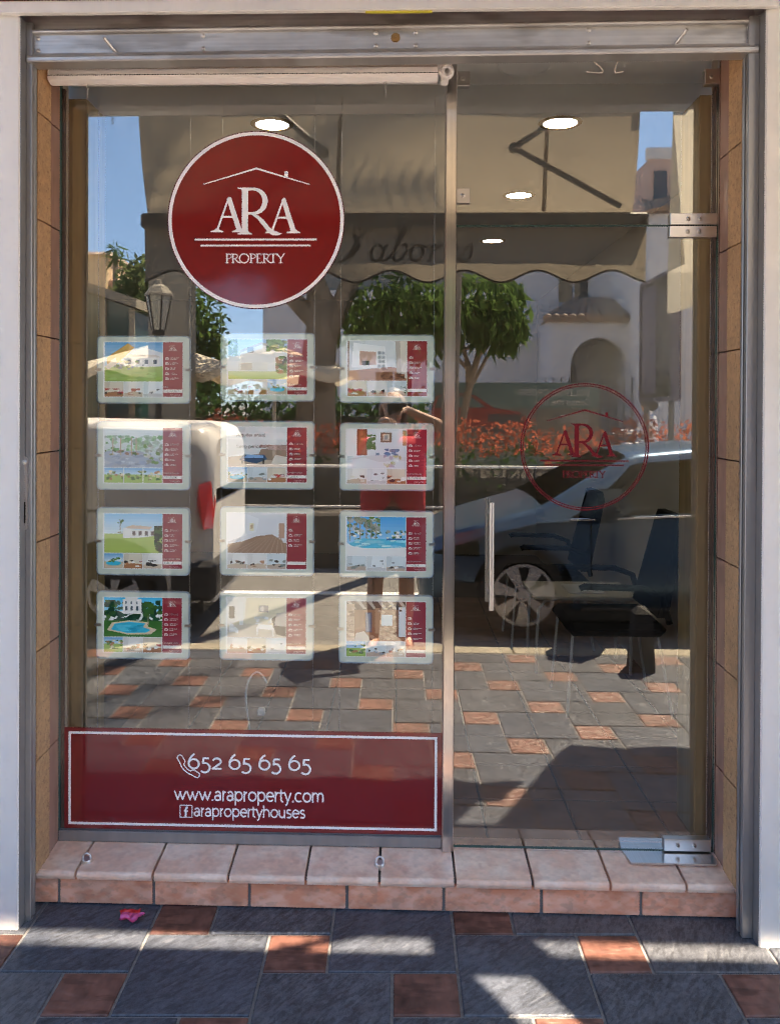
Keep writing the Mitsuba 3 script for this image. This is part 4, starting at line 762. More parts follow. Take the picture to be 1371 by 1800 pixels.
# ------------------------------------------------------------------ vehicles
mat('carpaint', {'type': 'principled', 'base_color': rgb(.062, .112, .185), 'roughness': .28, 'metallic': .75, 'clearcoat': .15, 'clearcoat_gloss': .95})
mat('vanpaint', pr((.62, .60, .56), .3, 0, clearcoat=.6))
mat('carglass', pr((.02, .026, .028), .05, 0., specular=.9))
mat('plastic', pr((.03, .03, .032), .5)); mat('alloy', pr((.5, .5, .51), .32, .8))
mat('lampred', pr((.55, .02, .02), .15)); mat('lampclear', pr((.6, .62, .64), .1))
def loft(stations, close=True):
    n = len(stations[0]); v = np.vstack(stations); f = []
    for i in range(len(stations) - 1):
        for j in range(n):
            k = (j + 1) % n; f += [[i * n + j, (i + 1) * n + j, (i + 1) * n + k], [i * n + j, (i + 1) * n + k, i * n + k]]
    for i, fl in ((0, False), (len(stations) - 1, True)):
        c = len(v); v = np.vstack([v, stations[i].mean(0)[None]])
        for j in range(n): k = (j + 1) % n; f.append([c, i * n + k, i * n + j] if fl else [c, i * n + j, i * n + k])
    m = trimesh.Trimesh(v, np.array(f), process=True); m.fix_normals(); return m
def wheel(parent, x, y, z, R_, W_, rim, spokes, facing=1, mt='mat_alloy'):
    w = add(parent + '__wheel', lathe([(rim, .0), (rim + .02, W_ * .5), (R_ - .02, W_ * .5), (R_, W_ * .32), (R_, -W_ * .32), (R_ - .02, -W_ * .5), (rim + .02, -W_ * .5), (rim, 0)], (x, y, z), 'y', 40), 'mat_rubber', 40)
    yo = y + facing * W_ * .36; pcs = [lathe([(rim, .02), (rim, -.012), (rim - .022, -.012), (rim - .03, .02)], (x, yo, z), 'y', 40), lathe([(.0001, -.012), (.05, -.012), (.062, .01), (.062, .03)], (x, yo, z), 'y', 20)]
    if facing < 0:
        pcs = [lathe([(rim, .02), (rim, .014), (rim - .025, .014)], (x, yo, z), 'y', 30)]
    for k in range(spokes):
        a = 2 * math.pi * k / spokes + .2; ca, sa = math.cos(a), math.sin(a); t = (-sa, ca); q = []
        for rr, hw in ((.04, .022), (rim * .55, .026), (rim - .012, .052)):
            for s in (-1, 1):
                for dy in (0, -.02): q.append((x + rr * ca + s * hw * t[0], yo + facing * (.006 + dy), z + rr * sa + s * hw * t[1]))
        pcs.append(hullm(q))
    add(w + '__rim', cat(*pcs), mt, 30)
    add(w + '__hub_disc', lathe([(.0001, 0), (rim * .96, 0)], (x, yo - facing * .05, z), 'y', 30) if facing > 0 else lathe([(.0001, 0), (rim * .96, 0)], (x, yo + .03, z), 'y', 30), 'mat_plastic')
    if spokes > 5: add(w + '__hub_cap', cat(*[lathe([(.0001, .006), (.010, .005), (.012, 0)], (x + .058 * math.cos(t), yo + .014, z + .058 * math.sin(t)), 'y', 10) for t in np.linspace(0, 2 * math.pi, 6)[:-1]]), 'mat_plastic')
    return w
X0, YN, GZ = .18, -3.50, -.06
TOP = ([0, .06, .25, .6, .88, 1.3, 1.66, 2.2, 2.8, 3.3, 3.9, 4.35, 4.55, 4.62], [.52, .68, .78, .88, .955, 1.20, 1.385, 1.435, 1.43, 1.39, 1.17, 1.02, .98, .70])
BLT = ([0, .06, .25, .6, .88, 1.3, 2.2, 3.4, 4.2, 4.62], [.50, .62, .70, .80, .87, .885, .92, .96, .97, .66])
WID = ([0, .06, .25, .6, 1., 3.4, 4.2, 4.5, 4.62], [.52, .68, .80, .885, .91, .91, .86, .78, .6])
ROOFW = ([0, .88, 1.3, 1.66, 2.4, 3.3, 3.9, 4.62], [.9, .86, .74, .68, .66, .64, .70, .8])
ip = lambda t, s: float(np.interp(s, t[0], t[1]))
def car_ring(s):
    w, b, t, rw = ip(WID, s), ip(BLT, s), ip(TOP, s), ip(ROOFW, s); t = max(t, b + .012); h = [(w * .80, .17), (w * .95, .22), (w, .42), (w * .995, .60), (w * .965, b - .03), (w * .93, b)]
    h += [(w * (.93 + (rw - .93) * .55), b + (t - b) * .52), (w * rw, b + (t - b) * .90), (w * (rw - .10), t - .012 * (t > b + .1)), (w * .3, t + .012)]
    half = np.array(h); pts = np.vstack([half, (half * [-1, 1])[::-1]]); return np.stack([np.full(len(pts), X0 + s), YN - .91 + pts[:, 0], GZ + pts[:, 1]], -1)
ss = np.unique(np.concatenate([np.linspace(0, .3, 8), np.linspace(.3, 4.62, 60)]))
car = thing('parked_car', 'dark blue grey hatchback parked at the kerb with silver alloy wheel', 'car')
cm_ = man(loft([car_ring(s) for s in ss]))
for s in (.77, 3.5):
    for yy in (YN - .12, YN - 1.70): cm_ = cm_ - m3.Manifold.cylinder(.34, .375, .375, 40).rotate([90, 0, 0]).translate([X0 + s, yy + .17, GZ + .33])
add(car + '__body', tri(cm_), 'mat_carpaint', 28)
add(car + '__underbody', box(X0 + .25, X0 + 4.4, YN - 1.75, YN - .07, GZ + .13, GZ + .4), 'mat_blacksolid')
def side_pt(s, v, off=.006):
    r = car_ring(s); b, m, t = r[5], r[6], r[7]; p = b + (m - b) * (v / .5) if v < .5 else m + (t - m) * ((v - .5) / .5); n = np.array([0, t[2] - b[2], b[1] - t[1]]); n /= np.linalg.norm(n); return p + n * off
def side_glass(s0, s1, lo=.06, hi=.9): return cloth(lambda u, v: side_pt(s0 + (s1 - s0) * u if not callable(s0) else s0(v) + (s1 - s0(v)) * u, lo + (hi - lo) * v), 10, 6)
for a, b in ((lambda v: 1.12 + .5 * v, 2.28), (2.34, 3.1)): add(car + '__side_window', side_glass(a, b), 'mat_carglass', True)
add(car + '__chrome_strip', tube([side_pt(s, .0, .008) + np.array([0, 0, .004]) for s in np.linspace(1.12, 3.6, 20)], .012, 8), 'mat_chrome', True)
def top_pt(s, q):
    r = car_ring(s); j = len(r) // 2; a, b = r[8], r[9]; w0 = (a[1] - (YN - .91)); x = q * w0; z = np.interp(abs(x), [0, b[1] - (YN - .91), w0], [b[2], b[2], a[2]]); return np.array([X0 + s, YN - .91 + x, z + .008])
add(car + '__windscreen', cloth(lambda u, v: top_pt(.93 + .68 * v, -1 + 2 * u), 12, 8), 'mat_carglass', True)
wheel(car, X0 + .77, YN - .12, GZ + .32, .325, .22, .235, 7); wheel(car, X0 + 3.5, YN - .12, GZ + .32, .325, .22, .235, 7); wheel(car, X0 + .77, YN - 1.70, GZ + .32, .325, .22, .235, 7, -1); wheel(car, X0 + 3.5, YN - 1.7, GZ + .32, .325, .22, .235, 7, -1)
add(car + '__wing_mirror', hullm([(X0 + 1.38 + .12 * a, YN + .02 + .12 * b, GZ + .97 + .075 * c) for a, b, c in nrng.normal(size=(60, 3)) / np.linalg.norm(nrng.normal(size=(60, 3)), axis=1)[:, None] * .8]), 'mat_carpaint', 40)
add(car + '__headlight', cloth(lambda u, v: car_ring(.06 + .38 * u)[4 if v > .5 else 3] + np.array([0, .006, .0]) , 6, 2), 'mat_lampclear')
add(car + '__door_handle', box(X0 + 2.05, X0 + 2.22, YN - .015, YN + .02, GZ + .74, GZ + .765, .006), 'mat_carpaint')
for s in (1.27, 2.32, 3.2): add(car + '__door_seam', tube([car_ring(s)[j] + np.array([0, .002, 0]) for j in range(1, 6)], .005, 5), 'mat_black')
add(car + '__sill_strip', tube([car_ring(s)[1] + np.array([0, .004, .0]) for s in np.linspace(1.2, 3.1, 8)], .02, 6), 'mat_plastic', True)
# white van, rear towards the car
VX, VY, VH = -1.42, -3.46, 1.60
van = thing('white_van', 'white delivery van parked at the kerb with tall red tail light', 'van')
def vring(x, sc, top): 
    w = .80 * sc; pts = [(w * .9, .22), (w, .3), (w, .8), (w * .985, 1.05), (w * .94, top - .2), (w * .86, top - .06), (w * .72, top - .01), (w * .3, top + .005)]; h = np.array(pts); p = np.vstack([h, (h * [-1, 1])[::-1]]); return np.stack([np.full(len(p), x), VY - .80 + p[:, 0], GZ + p[:, 1]], -1)
vs = [(VX + .02, .86, VH - .12), (VX - .03, .94, VH - .05), (VX - .10, .985, VH - .01), (VX - .2, 1, VH), (VX - 1.2, 1, VH + .02), (VX - 2.2, 1, VH), (VX - 2.6, 1, VH - .1), (VX - 3.1, .98, 1.05), (VX - 3.8, .92, .85), (VX - 3.95, .8, .6)]
vm = man(loft([vring(*v) for v in vs]))
for x in (VX - .72, VX - 3.2):
    for yy in (VY - .1, VY - 1.5): vm = vm - m3.Manifold.cylinder(.32, .35, .35, 32).rotate([90, 0, 0]).translate([x, yy + .16, GZ + .31])
add(van + '__body', tri(vm), 'mat_vanpaint', 28)
add(van + '__underbody', box(VX - 3.7, VX - .05, VY - 1.5, VY - .08, GZ + .15, GZ + .4), 'mat_blacksolid')
for x in (VX - .72, VX - 3.2): wheel(van, x, VY - .1, GZ + .30, .30, .19, .20, 5)
add(van + '__tail_light', hullm([(VX + .0, VY - .10, GZ + 1.16), (VX - .07, VY + .0, GZ + 1.14), (VX - .08, VY + .004, GZ + .98), (VX + .015, VY - .11, GZ + .95), (VX + .02, VY - .09, GZ + .80), (VX - .03, VY + .006, GZ + .80), (VX + .03, VY - .16, GZ + 1.0)]), 'mat_lampred')
add(van + '__rear_bumper', box(VX - .30, VX + .06, VY - 1.55, VY + .015, GZ + .26, GZ + .56, .04), 'mat_plastic')
add(van + '__side_trim', box(VX - 2.7, VX - .35, VY - .01, VY + .014, GZ + .42, GZ + .56, .008), 'mat_plastic')
add(van + '__wheel_arch', extr(Point(VX - .72, GZ + .31).buffer(.42, 24).difference(Point(VX - .72, GZ + .31).buffer(.345, 24)).difference(sbox(-9, -9, 9, GZ + .26)), VY - .02, VY + .012), 'mat_plastic')
add(van + '__rear_window', cloth(lambda u, v: (VX + .028 - .035 * v, VY - .22 - 1.16 * u, GZ + 1.0 + .38 * v), 3, 3), 'mat_carglass')
add(van + '__side_panel_line', box(VX - 1.6, VX - .55, VY - .004, VY + .002, GZ + .93, GZ + .94), 'mat_plastic')

# ------------------------------------------------------------------ across the road: planter wall, railing, hedge
mat('darkstone', pr((.075, .068, .06), .9)); mat('iron', two(pr((.015, .015, .017), .5, .3))); mat('whitepaint', two(pr((.75, .74, .72), .5)))
mat('plaza', pr((.38, .30, .24), .85)); mat('lime', pr(proc(lambda p, n, uv: mi.Color3f(.58, .59, .60) * (.9 + .15 * fbm(p.x * 1.5, p.z * 1.5, p.y, 3))), .85))
def leafm(name, c, tr=1.0): mat(name, {'type': 'principledthin', 'base_color': rgb(*c), 'roughness': .5, 'diff_trans': tr, 'spec_trans': 0.0})
leafm('leafgreen', (.085, .145, .038)); leafm('leafdark', (.035, .075, .022)); leafm('leafred', (.40, .115, .07)); leafm('leafolive', (.13, .17, .07)); leafm('leafpalm', (.08, .14, .05))
mat('bark', pr(proc(lambda p, n, uv: mi.Color3f(.20, .165, .13) * (.6 + .8 * fbm(p.x * 14, p.z * 5, p.y * 14, 4))), .9))
add('road_marking', box(-2.2, .2, -5.06, -4.94, -.06, -.055), 'mat_whitepaint', kind='structure')
add('planter_wall', box(-14, 14, -6.75, -6.25, -.15, .52, .02), 'mat_darkstone', label='dark stone planter wall along the far side of the road', cat='wall')
add('plaza', box(-40, 40, -40, -6.7, -.149, .30), 'mat_plaza', kind='structure')
fe = thing('iron_railing', 'black iron railing with pale top rail standing on the planter wall', 'railing')
add(fe + '__top_rail', box(-8, 8, -6.58, -6.54, 1.0, 1.028, .004), 'mat_whitepaint'); add(fe + '__lower_rail', box(-8, 8, -6.575, -6.545, .555, .58, .003), 'mat_whitepaint')
for i in range(-32, 40): add(fe + '__baluster', tube([(i * .15, -6.56, .53), (i * .15, -6.56, .99)], .008, 6), 'mat_iron')
for x in (-1.57, -.37, 1.13, 2.33):
    add(fe + '__scroll', cat(*[tube([(x + s * (.02 + .05 * t / 6.3) * math.cos(t) + s * .05, -6.56, .78 + q * (.09 + (.02 + .05 * t / 6.3) * math.sin(t))) for t in np.linspace(0, 6.3, 22)], .006, 5) for s in (-1, 1) for q in (-1, 1)]), 'mat_iron', True)
def leaves(spec, n, size, seed, aspect=2.2, droop=0.):
    """n folded leaf quads through ellipsoids (centre, radii), denser to the outside."""
    r = np.random.RandomState(seed); V, F = [], []
    for i in range(n):
        c, R_ = spec[r.randint(len(spec))]; d = r.normal(size=3); d /= np.linalg.norm(d); p = np.array(c) + np.array(R_) * d * r.rand() ** .4
        a = r.normal(size=3); a[2] -= droop; a /= np.linalg.norm(a); b = np.cross(a, r.normal(size=3)); b /= np.linalg.norm(b) + 1e-9; L_ = size * r.uniform(.6, 1.3); w = L_ / aspect; k = len(V)
        V += [p, p + a * L_ * .5 + b * w * .5, p + a * L_, p + a * L_ * .5 - b * w * .5]; F += [[k, k + 1, k + 2], [k, k + 2, k + 3]]
    return trimesh.Trimesh(np.array(V), np.array(F), process=False)
hg = [(x, -7.35 + .1 * math.sin(x * 3), 1.22 + .06 * math.sin(x * 2.3) + .05 * math.sin(x * 5.1)) for x in np.arange(-7.5, 8.5, .45)]
hd_ = thing('red_leaf_hedge', 'clipped hedge with bright red leaf tips behind the iron railing', 'hedge')
add(hd_ + '__red_tips', leaves([((x, y, z + .08), (.34, .40, .22)) for x, y, z in hg if not (2.0 < x < 2.3)], 6500, .075, 3, 2.2), 'mat_leafred'); tag(hd_ + '__red_tips', kind='stuff')
add(hd_ + '__green_foliage', leaves([((x, y, z - .4), (.34, .42, .42)) for x, y, z in hg], 6000, .09, 4, 2.2), 'mat_leafdark'); tag(hd_ + '__green_foliage', kind='stuff')
add(hd_ + '__stems', box(-7.7, 8.3, -7.6, -7.1, .29, .95, .1), 'mat_darkstone')

# ------------------------------------------------------------------ trees, palm, lantern
def tree(label, base, top, r, spec, n, size, seed, m, droop=0., limbs=5, aspect=2.4):
    t = thing('street_tree', label, 'tree', 'trees across the road'); base, top = np.array(base, float), np.array(top, float); R_ = np.random.RandomState(seed)
    mid = (base + top) / 2 + R_.uniform(-.15, .15, 3); tr = spl([base, mid, top], 10); pcs = [tube(tr, np.linspace(r, r * .6, 10), 12)]
    for i in range(limbs):
        c = np.array(spec[i % len(spec)][0]); pcs.append(tube(spl([tr[6 + i % 4], (tr[8] + c) / 2 + R_.uniform(-.15, .15, 3), c], 8), np.linspace(r * .45, r * .12, 8), 7))
    add(t + '__trunk', cat(*pcs), 'mat_bark', True); c = add(t + '__crown', leaves(spec, n, size, seed, aspect, droop), m); tag(c, kind='stuff'); return t
tree('bright green tree with drooping leaves over the hedge across the road', (.85, -9.7, .28), (1.25, -9.6, 2.7), .07, [((.45, -9.5, 3.2), (.75, .7, .5)), ((-.3, -9.4, 3.0), (.65, .7, .5)), ((1.3, -9.6, 3.2), (.65, .6, .5)), ((.2, -9.5, 2.75), (.9, .6, .35)), ((1.45, -9.4, 2.85), (.4, .4, .35))], 2600, .26, 11, 'mat_leafgreen', 1.8, 6, 3.6)
tree('thick grey trunked fig tree behind the parasols', (-1.05, -9.0, .28), (-1.0, -9.0, 3.1), .34, [((-1.4, -9.1, 4.3), (1.3, 1.2, .8)), ((-.3, -9.0, 4.2), (1.1, 1., .7)), ((-2.2, -9.2, 4.1), (.9, .9, .7))], 4000, .16, 12, 'mat_leafdark')
tree('dark leafy tree between the lantern and the white house', (-3.9, -14, .28), (-3.9, -14, 2.2), .12, [((-3.9, -14, 3.3), (.55, .6, .8)), ((-3.7, -14, 2.4), (.4, .5, .8)), ((-4.1, -14, 2.2), (.45, .5, .7))], 2200, .18, 13, 'mat_leafgreen')
tree('round olive green tree at the left below the sky', (-5.2, -13.5, .28), (-5.1, -13.5, 2.9), .12, [((-4.95, -13.5, 3.9), (.42, .6, .6)), ((-5.2, -13.4, 3.3), (.8, .8, .6)), ((-4.6, -13.4, 3.1), (.5, .7, .8))], 2600, .2, 14, 'mat_leafolive')
tree('small dark bush tree in front of the glazed kiosk', (-6.2, -13.9, .28), (-6.1, -13.9, 2.0), .1, [((-6.1, -13.9, 2.8), (.8, .7, .6)), ((-6.7, -13.9, 2.7), (.7, .7, .6))], 1800, .18, 15, 'mat_leafdark')
pm = thing('tall_palm', 'tall leaning palm whose fronds shade the awning', 'palm')
ptr = spl([(.56, -6.95, .25), (.62, -6.8, 3.), (.62, -6.0, 6.2), (.5, -5.1, 8.6)], 20); add(pm + '__trunk', tube(ptr, np.linspace(.10, .075, 20), 12), 'mat_bark', True)
for k in range(15):
    a = 2 * math.pi * k / 15 + .1; el = (.7, .25, -.1)[k % 3]; L_ = 1.6; c = ptr[-1]; cur = []
    for t in np.linspace(0, 1, 12): cur.append(c + np.array([math.cos(a) * L_ * t, math.sin(a) * L_ * t, el * L_ * t - 1.1 * t * t]))
    cur = np.array(cur); V, F = [], []
    for i in range(1, 12):
        for s in (-1, 1):
            for h in (0, .5):
                p = cur[i] + (cur[min(i + 1, 11)] - cur[i]) * h; side = np.array([-math.sin(a), math.cos(a), 0]) * s; fw = np.array([math.cos(a), math.sin(a), -.3]); e = p + (side * .8 + fw * .5) * .42 * (1 - .55 * i / 12) + np.array([0, 0, -.18]); w = fw * .03; n_ = len(V); V += [p - w, p + w, e]; F.append([n_, n_ + 1, n_ + 2])
    add(pm + '__frond', cat(trimesh.Trimesh(np.array(V), np.array(F), process=False), tube(cur, np.linspace(.02, .006, 12), 5)), 'mat_leafpalm')
la = thing('street_lantern', 'old fashioned street lantern with six glass panes on an iron post', 'street lamp')
lx, ly = -2.75, -6.9
add(la + '__post', cat(tube([(lx, ly, .28), (lx, ly, 2.45)], .04, 12), lathe([(.09, .28), (.09, .4), (.05, .55), (.05, .28)], (lx, ly, 0)), lathe([(.02, 2.42), (.07, 2.5), (.07, 2.53), (.0001, 2.53)], (lx, ly, 0))), 'mat_iron', 40)
cs = [(lx + r_ * math.cos(t), ly + r_ * math.sin(t), z) for z, r_ in ((2.54, .075), (2.93, .15)) for t in np.linspace(0, 2 * math.pi, 7)[:-1]]
for i in range(6): add(la + '__pane', quad(cs[i], cs[(i + 1) % 6], cs[6 + (i + 1) % 6], cs[6 + i]), 'mat_lanternglass'); add(la + '__glazing_bar', tube([cs[i], cs[6 + i]], .009, 6), 'mat_iron')
add(la + '__cap', lathe([(.165, 2.93), (.165, 2.955), (.10, 3.04), (.04, 3.07), (.03, 3.12), (.0001, 3.13)], (lx, ly, 0), n=6), 'mat_greyrender')
mat('lanternglass', two(pr((.3, .3, .27), .3)))
# grey pillar and glazed kiosk behind the lantern, café parasols
mat('greyrender', pr((.26, .24, .20), .9)); mat('teal', pr((.02, .055, .06), .1, specular=.8))
add('grey_pillar', box(-3.22, -2.71, -8.6, -8.1, .28, 4.6, .02), 'mat_greyrender', label='tall grey brown rendered pillar right behind the street lantern', cat='pillar')
kk = thing('glazed_kiosk', 'dark green glazed kiosk with sloping roof edge at the far left', 'kiosk')
add(kk + '__wall', hullm([(-6.4, -11.2, .28), (-4.02, -11.2, .28), (-4.02, -10.05, .28), (-6.4, -10.05, .28), (-6.4, -11.2, 3.75), (-4.02, -11.2, 3.15), (-4.02, -10.05, 3.15), (-6.4, -10.05, 3.95)]), 'mat_teal')
for x in (-4.02, -4.45, -5.1): add(kk + '__frame_bar', box(x - .04, x + .04, -10.05, -10.0, .28, 3.14 + (-4.02 - x) * .33), 'mat_greyrender')
add(kk + '__roof_edge', hullm([(-6.5, -9.9, 3.98), (-3.92, -9.9, 3.14), (-6.5, -9.9, 4.12), (-3.92, -9.9, 3.28), (-6.5, -11.3, 3.98), (-3.92, -11.3, 3.14), (-6.5, -11.3, 4.12), (-3.92, -11.3, 3.28)]), 'mat_greyrender')
mat('parasol', {'type': 'principledthin', 'base_color': rgb(.74, .68, .56), 'roughness': .8, 'diff_trans': .7})
for x, y, z, R_, lb in ((-3.45, -9.6, 2.62, 1.15, 'left of the two cream café parasols'), (-1.75, -9.3, 2.55, 1.2, 'right of the two cream café parasols')):
    pk = thing('cafe_parasol', lb + ' across the road', 'parasol', 'cream café parasols across the road')
    add(pk + '__canopy', cloth(lambda u, v: (x + R_ * v * math.cos(2 * math.pi * u), y + R_ * v * math.sin(2 * math.pi * u), z - .40 * v - .05 * v * v * math.cos(16 * math.pi * u)), 49, 6), 'mat_parasol', 50)
    add(pk + '__valance', cloth(lambda u, v: (x + R_ * math.cos(2 * math.pi * u), y + R_ * math.sin(2 * math.pi * u), z - .40 - .05 * math.cos(16 * math.pi * u) - .12 * v), 49, 2), 'mat_parasol')
    add(pk + '__pole', tube([(x, y, .29), (x, y, z - .02)], .025, 10), 'mat_whitepaint', 40)

hb = thing('dark_bush_row', 'row of dark clipped bushes in the shade behind the café parasols', 'bush row')
add(hb + '__foliage', leaves([((x, -11.6 + .1 * math.sin(x * 4), 1.15), (.5, .5, .95)) for x in np.arange(-4.6, .3, .4)], 5200, .16, 41, 2.0), 'mat_leafdark'); tag(hb + '__foliage', kind='stuff')
add(hb + '__stems', box(-4.8, .3, -11.75, -11.45, .29, 1.5, .05), 'mat_darkstone')
# ------------------------------------------------------------------ hoarding, white house, distant buildings
mat('boardgreen', pr((.09, .145, .14), .5)); mat('boardgrey', pr((.13, .13, .115), .5)); mat('suvred', pr((.2, .03, .028), .5)); mat('suvdark', pr((.06, .06, .065), .5)); mat('boardtext', pr((.34, .36, .35), .5))
bb = thing('advertising_hoarding', 'wide advertising hoarding with a red car and white lettering behind the hedge', 'hoarding')
BY = -11.
add(bb + '__board', box(.55, 3.22, BY - .08, BY, .30, 2.07), 'mat_boardgreen'); add(bb + '__lower_field', box(.55, 3.22, BY, BY + .004, .9, 1.66), 'mat_boardgrey')
def onboard(g): m = extr(g, BY + .005, BY + .009); m.invert(); v = m.vertices.copy(); m.vertices = v; return m
suv = Polygon([(.55, 1.62), (.62, 1.85), (.95, 1.90), (1.25, 1.86), (1.55, 1.66), (1.95, 1.60), (2.06, 1.50), (2.06, 1.34), (1.9, 1.3), (.55, 1.3)])
add(bb + '__car_picture', extr(suv, BY + .005, BY + .008), 'mat_suvred')
add(bb + '__car_windows', extr(Polygon([(.6, 1.66), (.66, 1.82), (.94, 1.865), (1.2, 1.83), (1.42, 1.67)]), BY + .0085, BY + .011), 'mat_boardgreen')
add(bb + '__car_shadow', extr(unary_union([sbox(.55, 1.27, 1.98, 1.36), Point(1.72, 1.38).buffer(.14), sbox(1.45, 1.44, 2.02, 1.56)]), BY + .0085, BY + .011), 'mat_suvdark')
def btext(t, h, x, z, bold=True):
    m = meshkit.text_mesh(t, h, .003, bold); v = m.vertices.copy(); m.vertices = np.stack([x - v[:, 0], BY + .006 + v[:, 2], z + v[:, 1]], -1); return m
add(bb + '__headline', btext('ECLIPSE CROSS', .105, 3.08, 1.86), 'mat_boardtext', label='large white lettering ECLIPSE CROSS'); add(bb + '__slogan', btext('Cross the line', .10, 3.08, 1.71), 'mat_boardtext', label='white lettering Cross the line'); add(bb + '__offer', btext('150 C', .12, 3.08, 1.44), 'mat_boardtext')
wh = thing('white_house', 'white house with arched porch under a small tiled roof across the square', 'house')
HY = -18.6
def opening(x0, x1, z0, z1): return sbox(x0, z0, x1, z1)
w1 = sbox(2.9, .3, 6.9, 7.5).difference(unary_union([opening(3.95, 4.78, 4.25, 5.0), opening(4.05, 4.4, .3, 2.7)]))
add(wh + '__wall', extr(w1, HY - .3, HY), 'mat_lime'); add(wh + '__wall', extr(sbox(-3.4, .3, 2.9, 4.6).difference(unary_union([opening(-2.6, -1.5, 1.3, 2.6), opening(-.6, .4, 1.3, 2.6)])), HY - .5, HY - .2), 'mat_lime')
add(wh + '__interior', box(-3.4, 6.9, HY - 3, HY - .8, .3, 7.4), 'mat_greyrender')
for x0, x1, z0, z1 in ((3.95, 4.78, 4.25, 5.0), (4.05, 4.4, .3, 2.7), (-2.6, -1.5, 1.3, 2.6), (-.6, .4, 1.3, 2.6)):
    wd = add(wh + '__window', box(x0, x1, HY - .4, HY - .25, z0, z1), 'mat_carglass'); add(wd + '__frame', extr(sbox(x0, z0, x1, z1).difference(sbox(x0 + .05, z0 + .05, (x0 + x1) / 2 - .025, z1 - .05)).difference(sbox((x0 + x1) / 2 + .025, z0 + .05, x1 - .05, z1 - .05)), HY - .24, HY - .2), 'mat_lime')
QY = -17.0
pw_ = sbox(3.5, .3, 5.6, 3.72).difference(unary_union([sbox(3.95, .3, 5.25, 2.62), affinity.scale(Point(4.6, 2.62).buffer(.66, 24), .985, 1)]))
add(wh + '__porch_wall', extr(pw_, QY - .3, QY), 'mat_lime')
add(wh + '__porch_side', cat(box(3.5, 3.8, HY, QY - .3, .3, 3.72), box(5.3, 5.6, HY, QY - .3, .3, 3.72)), 'mat_lime')
mat('rooftile', pr(proc(lambda p, n, uv: mix((.34, .24, .16), (.20, .17, .15), fbm(p.x * 4, p.y * 4, p.z * 4, 3))), .8))
for i in range(13):
    t = i / 12; x = 3.38 + 2.3 * t; p0 = (x, QY + .15, 3.70); p1 = (4.85 + (x - 4.85) * .35, HY + .1, 4.35); add(wh + '__roof_tile', tube([p0, p1], [.10, .05], 8), 'mat_rooftile')
add(wh + '__porch_roof', hullm([(3.36, QY + .12, 3.66), (5.7, QY + .12, 3.66), (3.36, QY + .12, 3.70), (5.7, QY + .12, 3.70), (3.5, HY, 3.7), (5.6, HY, 3.7), (4.4, HY, 4.3), (5.3, HY, 4.3)]), 'mat_rooftile')
add(wh + '__balcony', cat(box(2.35, 2.95, HY - .2, HY + .6, 3.42, 3.5), *[tube([(x, HY + .58, 3.5), (x, HY + .58, 3.98)], .012, 5) for x in np.linspace(2.36, 2.94, 6)], tube([(2.35, HY + .58, 3.98), (2.95, HY + .58, 3.98)], .018, 6)), 'mat_iron')
for x in np.linspace(3.3, 5.9, 16): add(wh + '__gate_bar', tube([(x, QY + .5, .3), (x, QY + .5, 2.35)], .014, 5), 'mat_iron')
rh = thing('red_roof_house', 'tall pale house with terracotta roof seen above the white house at the right', 'house')
mat('pinkwall', pr((.55, .38, .30), .85)); mat('palewall', pr((.62, .6, .56), .85))
add(rh + '__wall', box(5.25, 9.5, -22, -15.4, .3, 5.75), 'mat_lime'); add(rh + '__upper_wall', box(5.35, 9.5, -22, -15.8, 5.75, 7.0), 'mat_pinkwall')
for i in range(12): add(rh + '__roof_tile', tube([(5.15 + .08 * i, -15.2, 5.74 + .02 * i), (5.3 + .08 * i, -16.0, 6.15 + .02 * i)], .05, 7), 'mat_rooftile')
for x in (5.45, 5.85): add(rh + '__window', box(x, x + .28, -15.86, -15.78, 6.1, 6.75), 'mat_carglass')
add(rh + '__terrace_rail', box(5.3, 9.5, -15.9, -15.78, 7.0, 7.25), 'mat_palewall')
fb_ = thing('far_house', 'distant ochre house on the hill under the blue sky', 'house')
mat('ochre', pr((.58, .45, .27), .85))
add(fb_ + '__wall', box(-17.5, -14.6, -46, -40, 0, 9.2), 'mat_ochre'); add(fb_ + '__roof', hullm([(-17.7, -46, 9.2), (-14.4, -46, 9.2), (-17.7, -39.8, 9.2), (-14.4, -39.8, 9.2), (-16.8, -43, 9.9), (-15.3, -43, 9.9)]), 'mat_rooftile')
add(fb_ + '__wing', box(-14.6, -13.1, -45, -40.5, 0, 8.0), 'mat_pinkwall')
fp = thing('far_palm', 'distant palm rising above the ochre house', 'palm'); add(fp + '__trunk', tube([(-14.2, -40, 0), (-14.1, -40, 9.1)], .13, 8), 'mat_bark'); fpc = add(fp + '__crown', leaves([((-14.1, -40, 9.0), (.35, .35, .2)), ((-14.1, -40, 9.5), (.2, .2, .15))], 70, .6, 31, 5., .6), 'mat_leafpalm'); tag(fpc, kind='stuff')
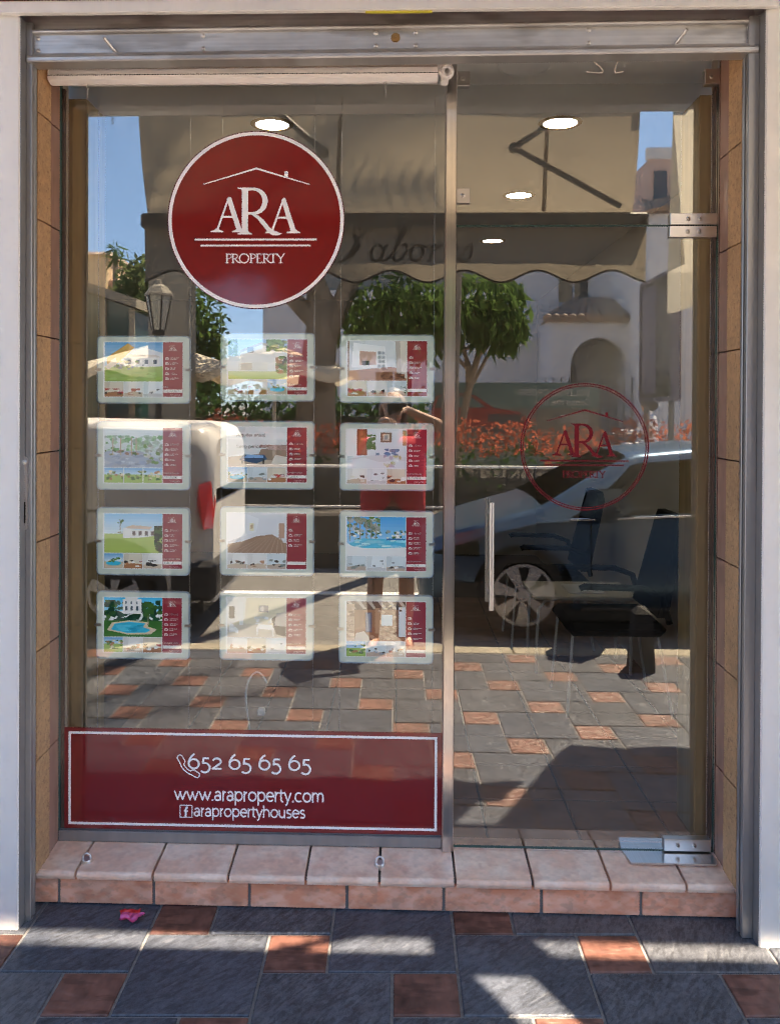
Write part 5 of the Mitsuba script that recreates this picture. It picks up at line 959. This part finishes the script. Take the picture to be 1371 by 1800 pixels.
# rider on a scooter beyond the hedge
rd = thing('person_001', 'scooter rider in a white shirt and dark helmet beyond the hedge', 'person')
def Q(x, y, z): return (4.12 + x, -11.3 + y, .30 + z)
bones = [((Q(0, 0, 1.15), .11), (Q(.02, 0, .78), .12)), ((Q(0, .15, 1.2), .06), (Q(0, -.15, 1.2), .06)), ((Q(0, .19, 1.18), .05), (Q(-.2, .22, .98), .038)), ((Q(-.2, .22, .98), .038), (Q(-.42, .2, .98), .03)), ((Q(0, -.19, 1.18), .05), (Q(-.2, -.22, .98), .038)), ((Q(-.2, -.22, .98), .038), (Q(-.42, -.2, .98), .03)), ((Q(0, 0, 1.2), .05), (Q(-.03, 0, 1.32), .05)), ((Q(.02, .1, .76), .09), (Q(-.38, .14, .74), .065)), ((Q(-.38, .14, .74), .065), (Q(-.4, .13, .3), .045)), ((Q(.02, -.1, .76), .09), (Q(-.38, -.14, .74), .065)), ((Q(-.38, -.14, .74), .065), (Q(-.4, -.13, .3), .045)), ((Q(-.38, .13, .27), .04), (Q(-.52, .14, .26), .03)), ((Q(-.38, -.13, .27), .04), (Q(-.52, -.14, .26), .03))]
bones += hand_bones(Q(-.42, .2, .98), (-1, 0, 0), 1) + hand_bones(Q(-.42, -.2, .98), (-1, 0, 0), -1)
add(rd + '__body', person_body(bones, .03, 5), 'mat_shirtwhite', True); add(rd + '__head', head(Q(-.05, 0, 1.42), 1., math.pi / 2), 'mat_skin', True)
add(rd + '__helmet', person_body([((Q(-.03, 0, 1.49), .125), (Q(-.04, 0, 1.47), .125)), ((Q(.02, 0, 1.43), .11), (Q(0, 0, 1.45), .12))], .02, 4), 'mat_blacksolid', True)
so = thing('scooter', 'dark motor scooter under the rider beyond the hedge', 'scooter')
for x in (-.62, .55): add(so + '__wheel', lathe([(.14, 0), (.16, .05), (.22, .045), (.235, 0), (.22, -.045), (.16, -.05), (.14, 0)], Q(x, 0, .235), 'y', 28), 'mat_rubber', 40)
add(so + '__body', cat(hullm([Q(.7, y, z) for y in (-.1, .1) for z in (.5, .62)] + [Q(.0, y, z) for y in (-.14, .14) for z in (.3, .62)] + [Q(.5, y, .3) for y in (-.12, .12)]), hullm([Q(x, y, .24) for x in (-.45, .1) for y in (-.14, .14)] + [Q(x, y, .30) for x in (-.45, .1) for y in (-.14, .14)]), hullm([Q(-.45, y, .25) for y in (-.16, .16)] + [Q(-.52, y, .9) for y in (-.14, .14)] + [Q(-.58, y, .5) for y in (-.08, .08)])), 'mat_plastic')
add(so + '__fork', tube([Q(-.62, .0, .24), Q(-.5, 0, .98)], .03, 8), 'mat_plastic'); add(so + '__handlebar', tube([Q(-.5, -.3, 1.0), Q(-.5, 0, .97), Q(-.5, .3, 1.0)], .016, 8), 'mat_iron'); add(so + '__seat', box(4.12 - .05, 4.12 + .62, -11.42, -11.18, .92, 1.0, .03), 'mat_blacksolid')
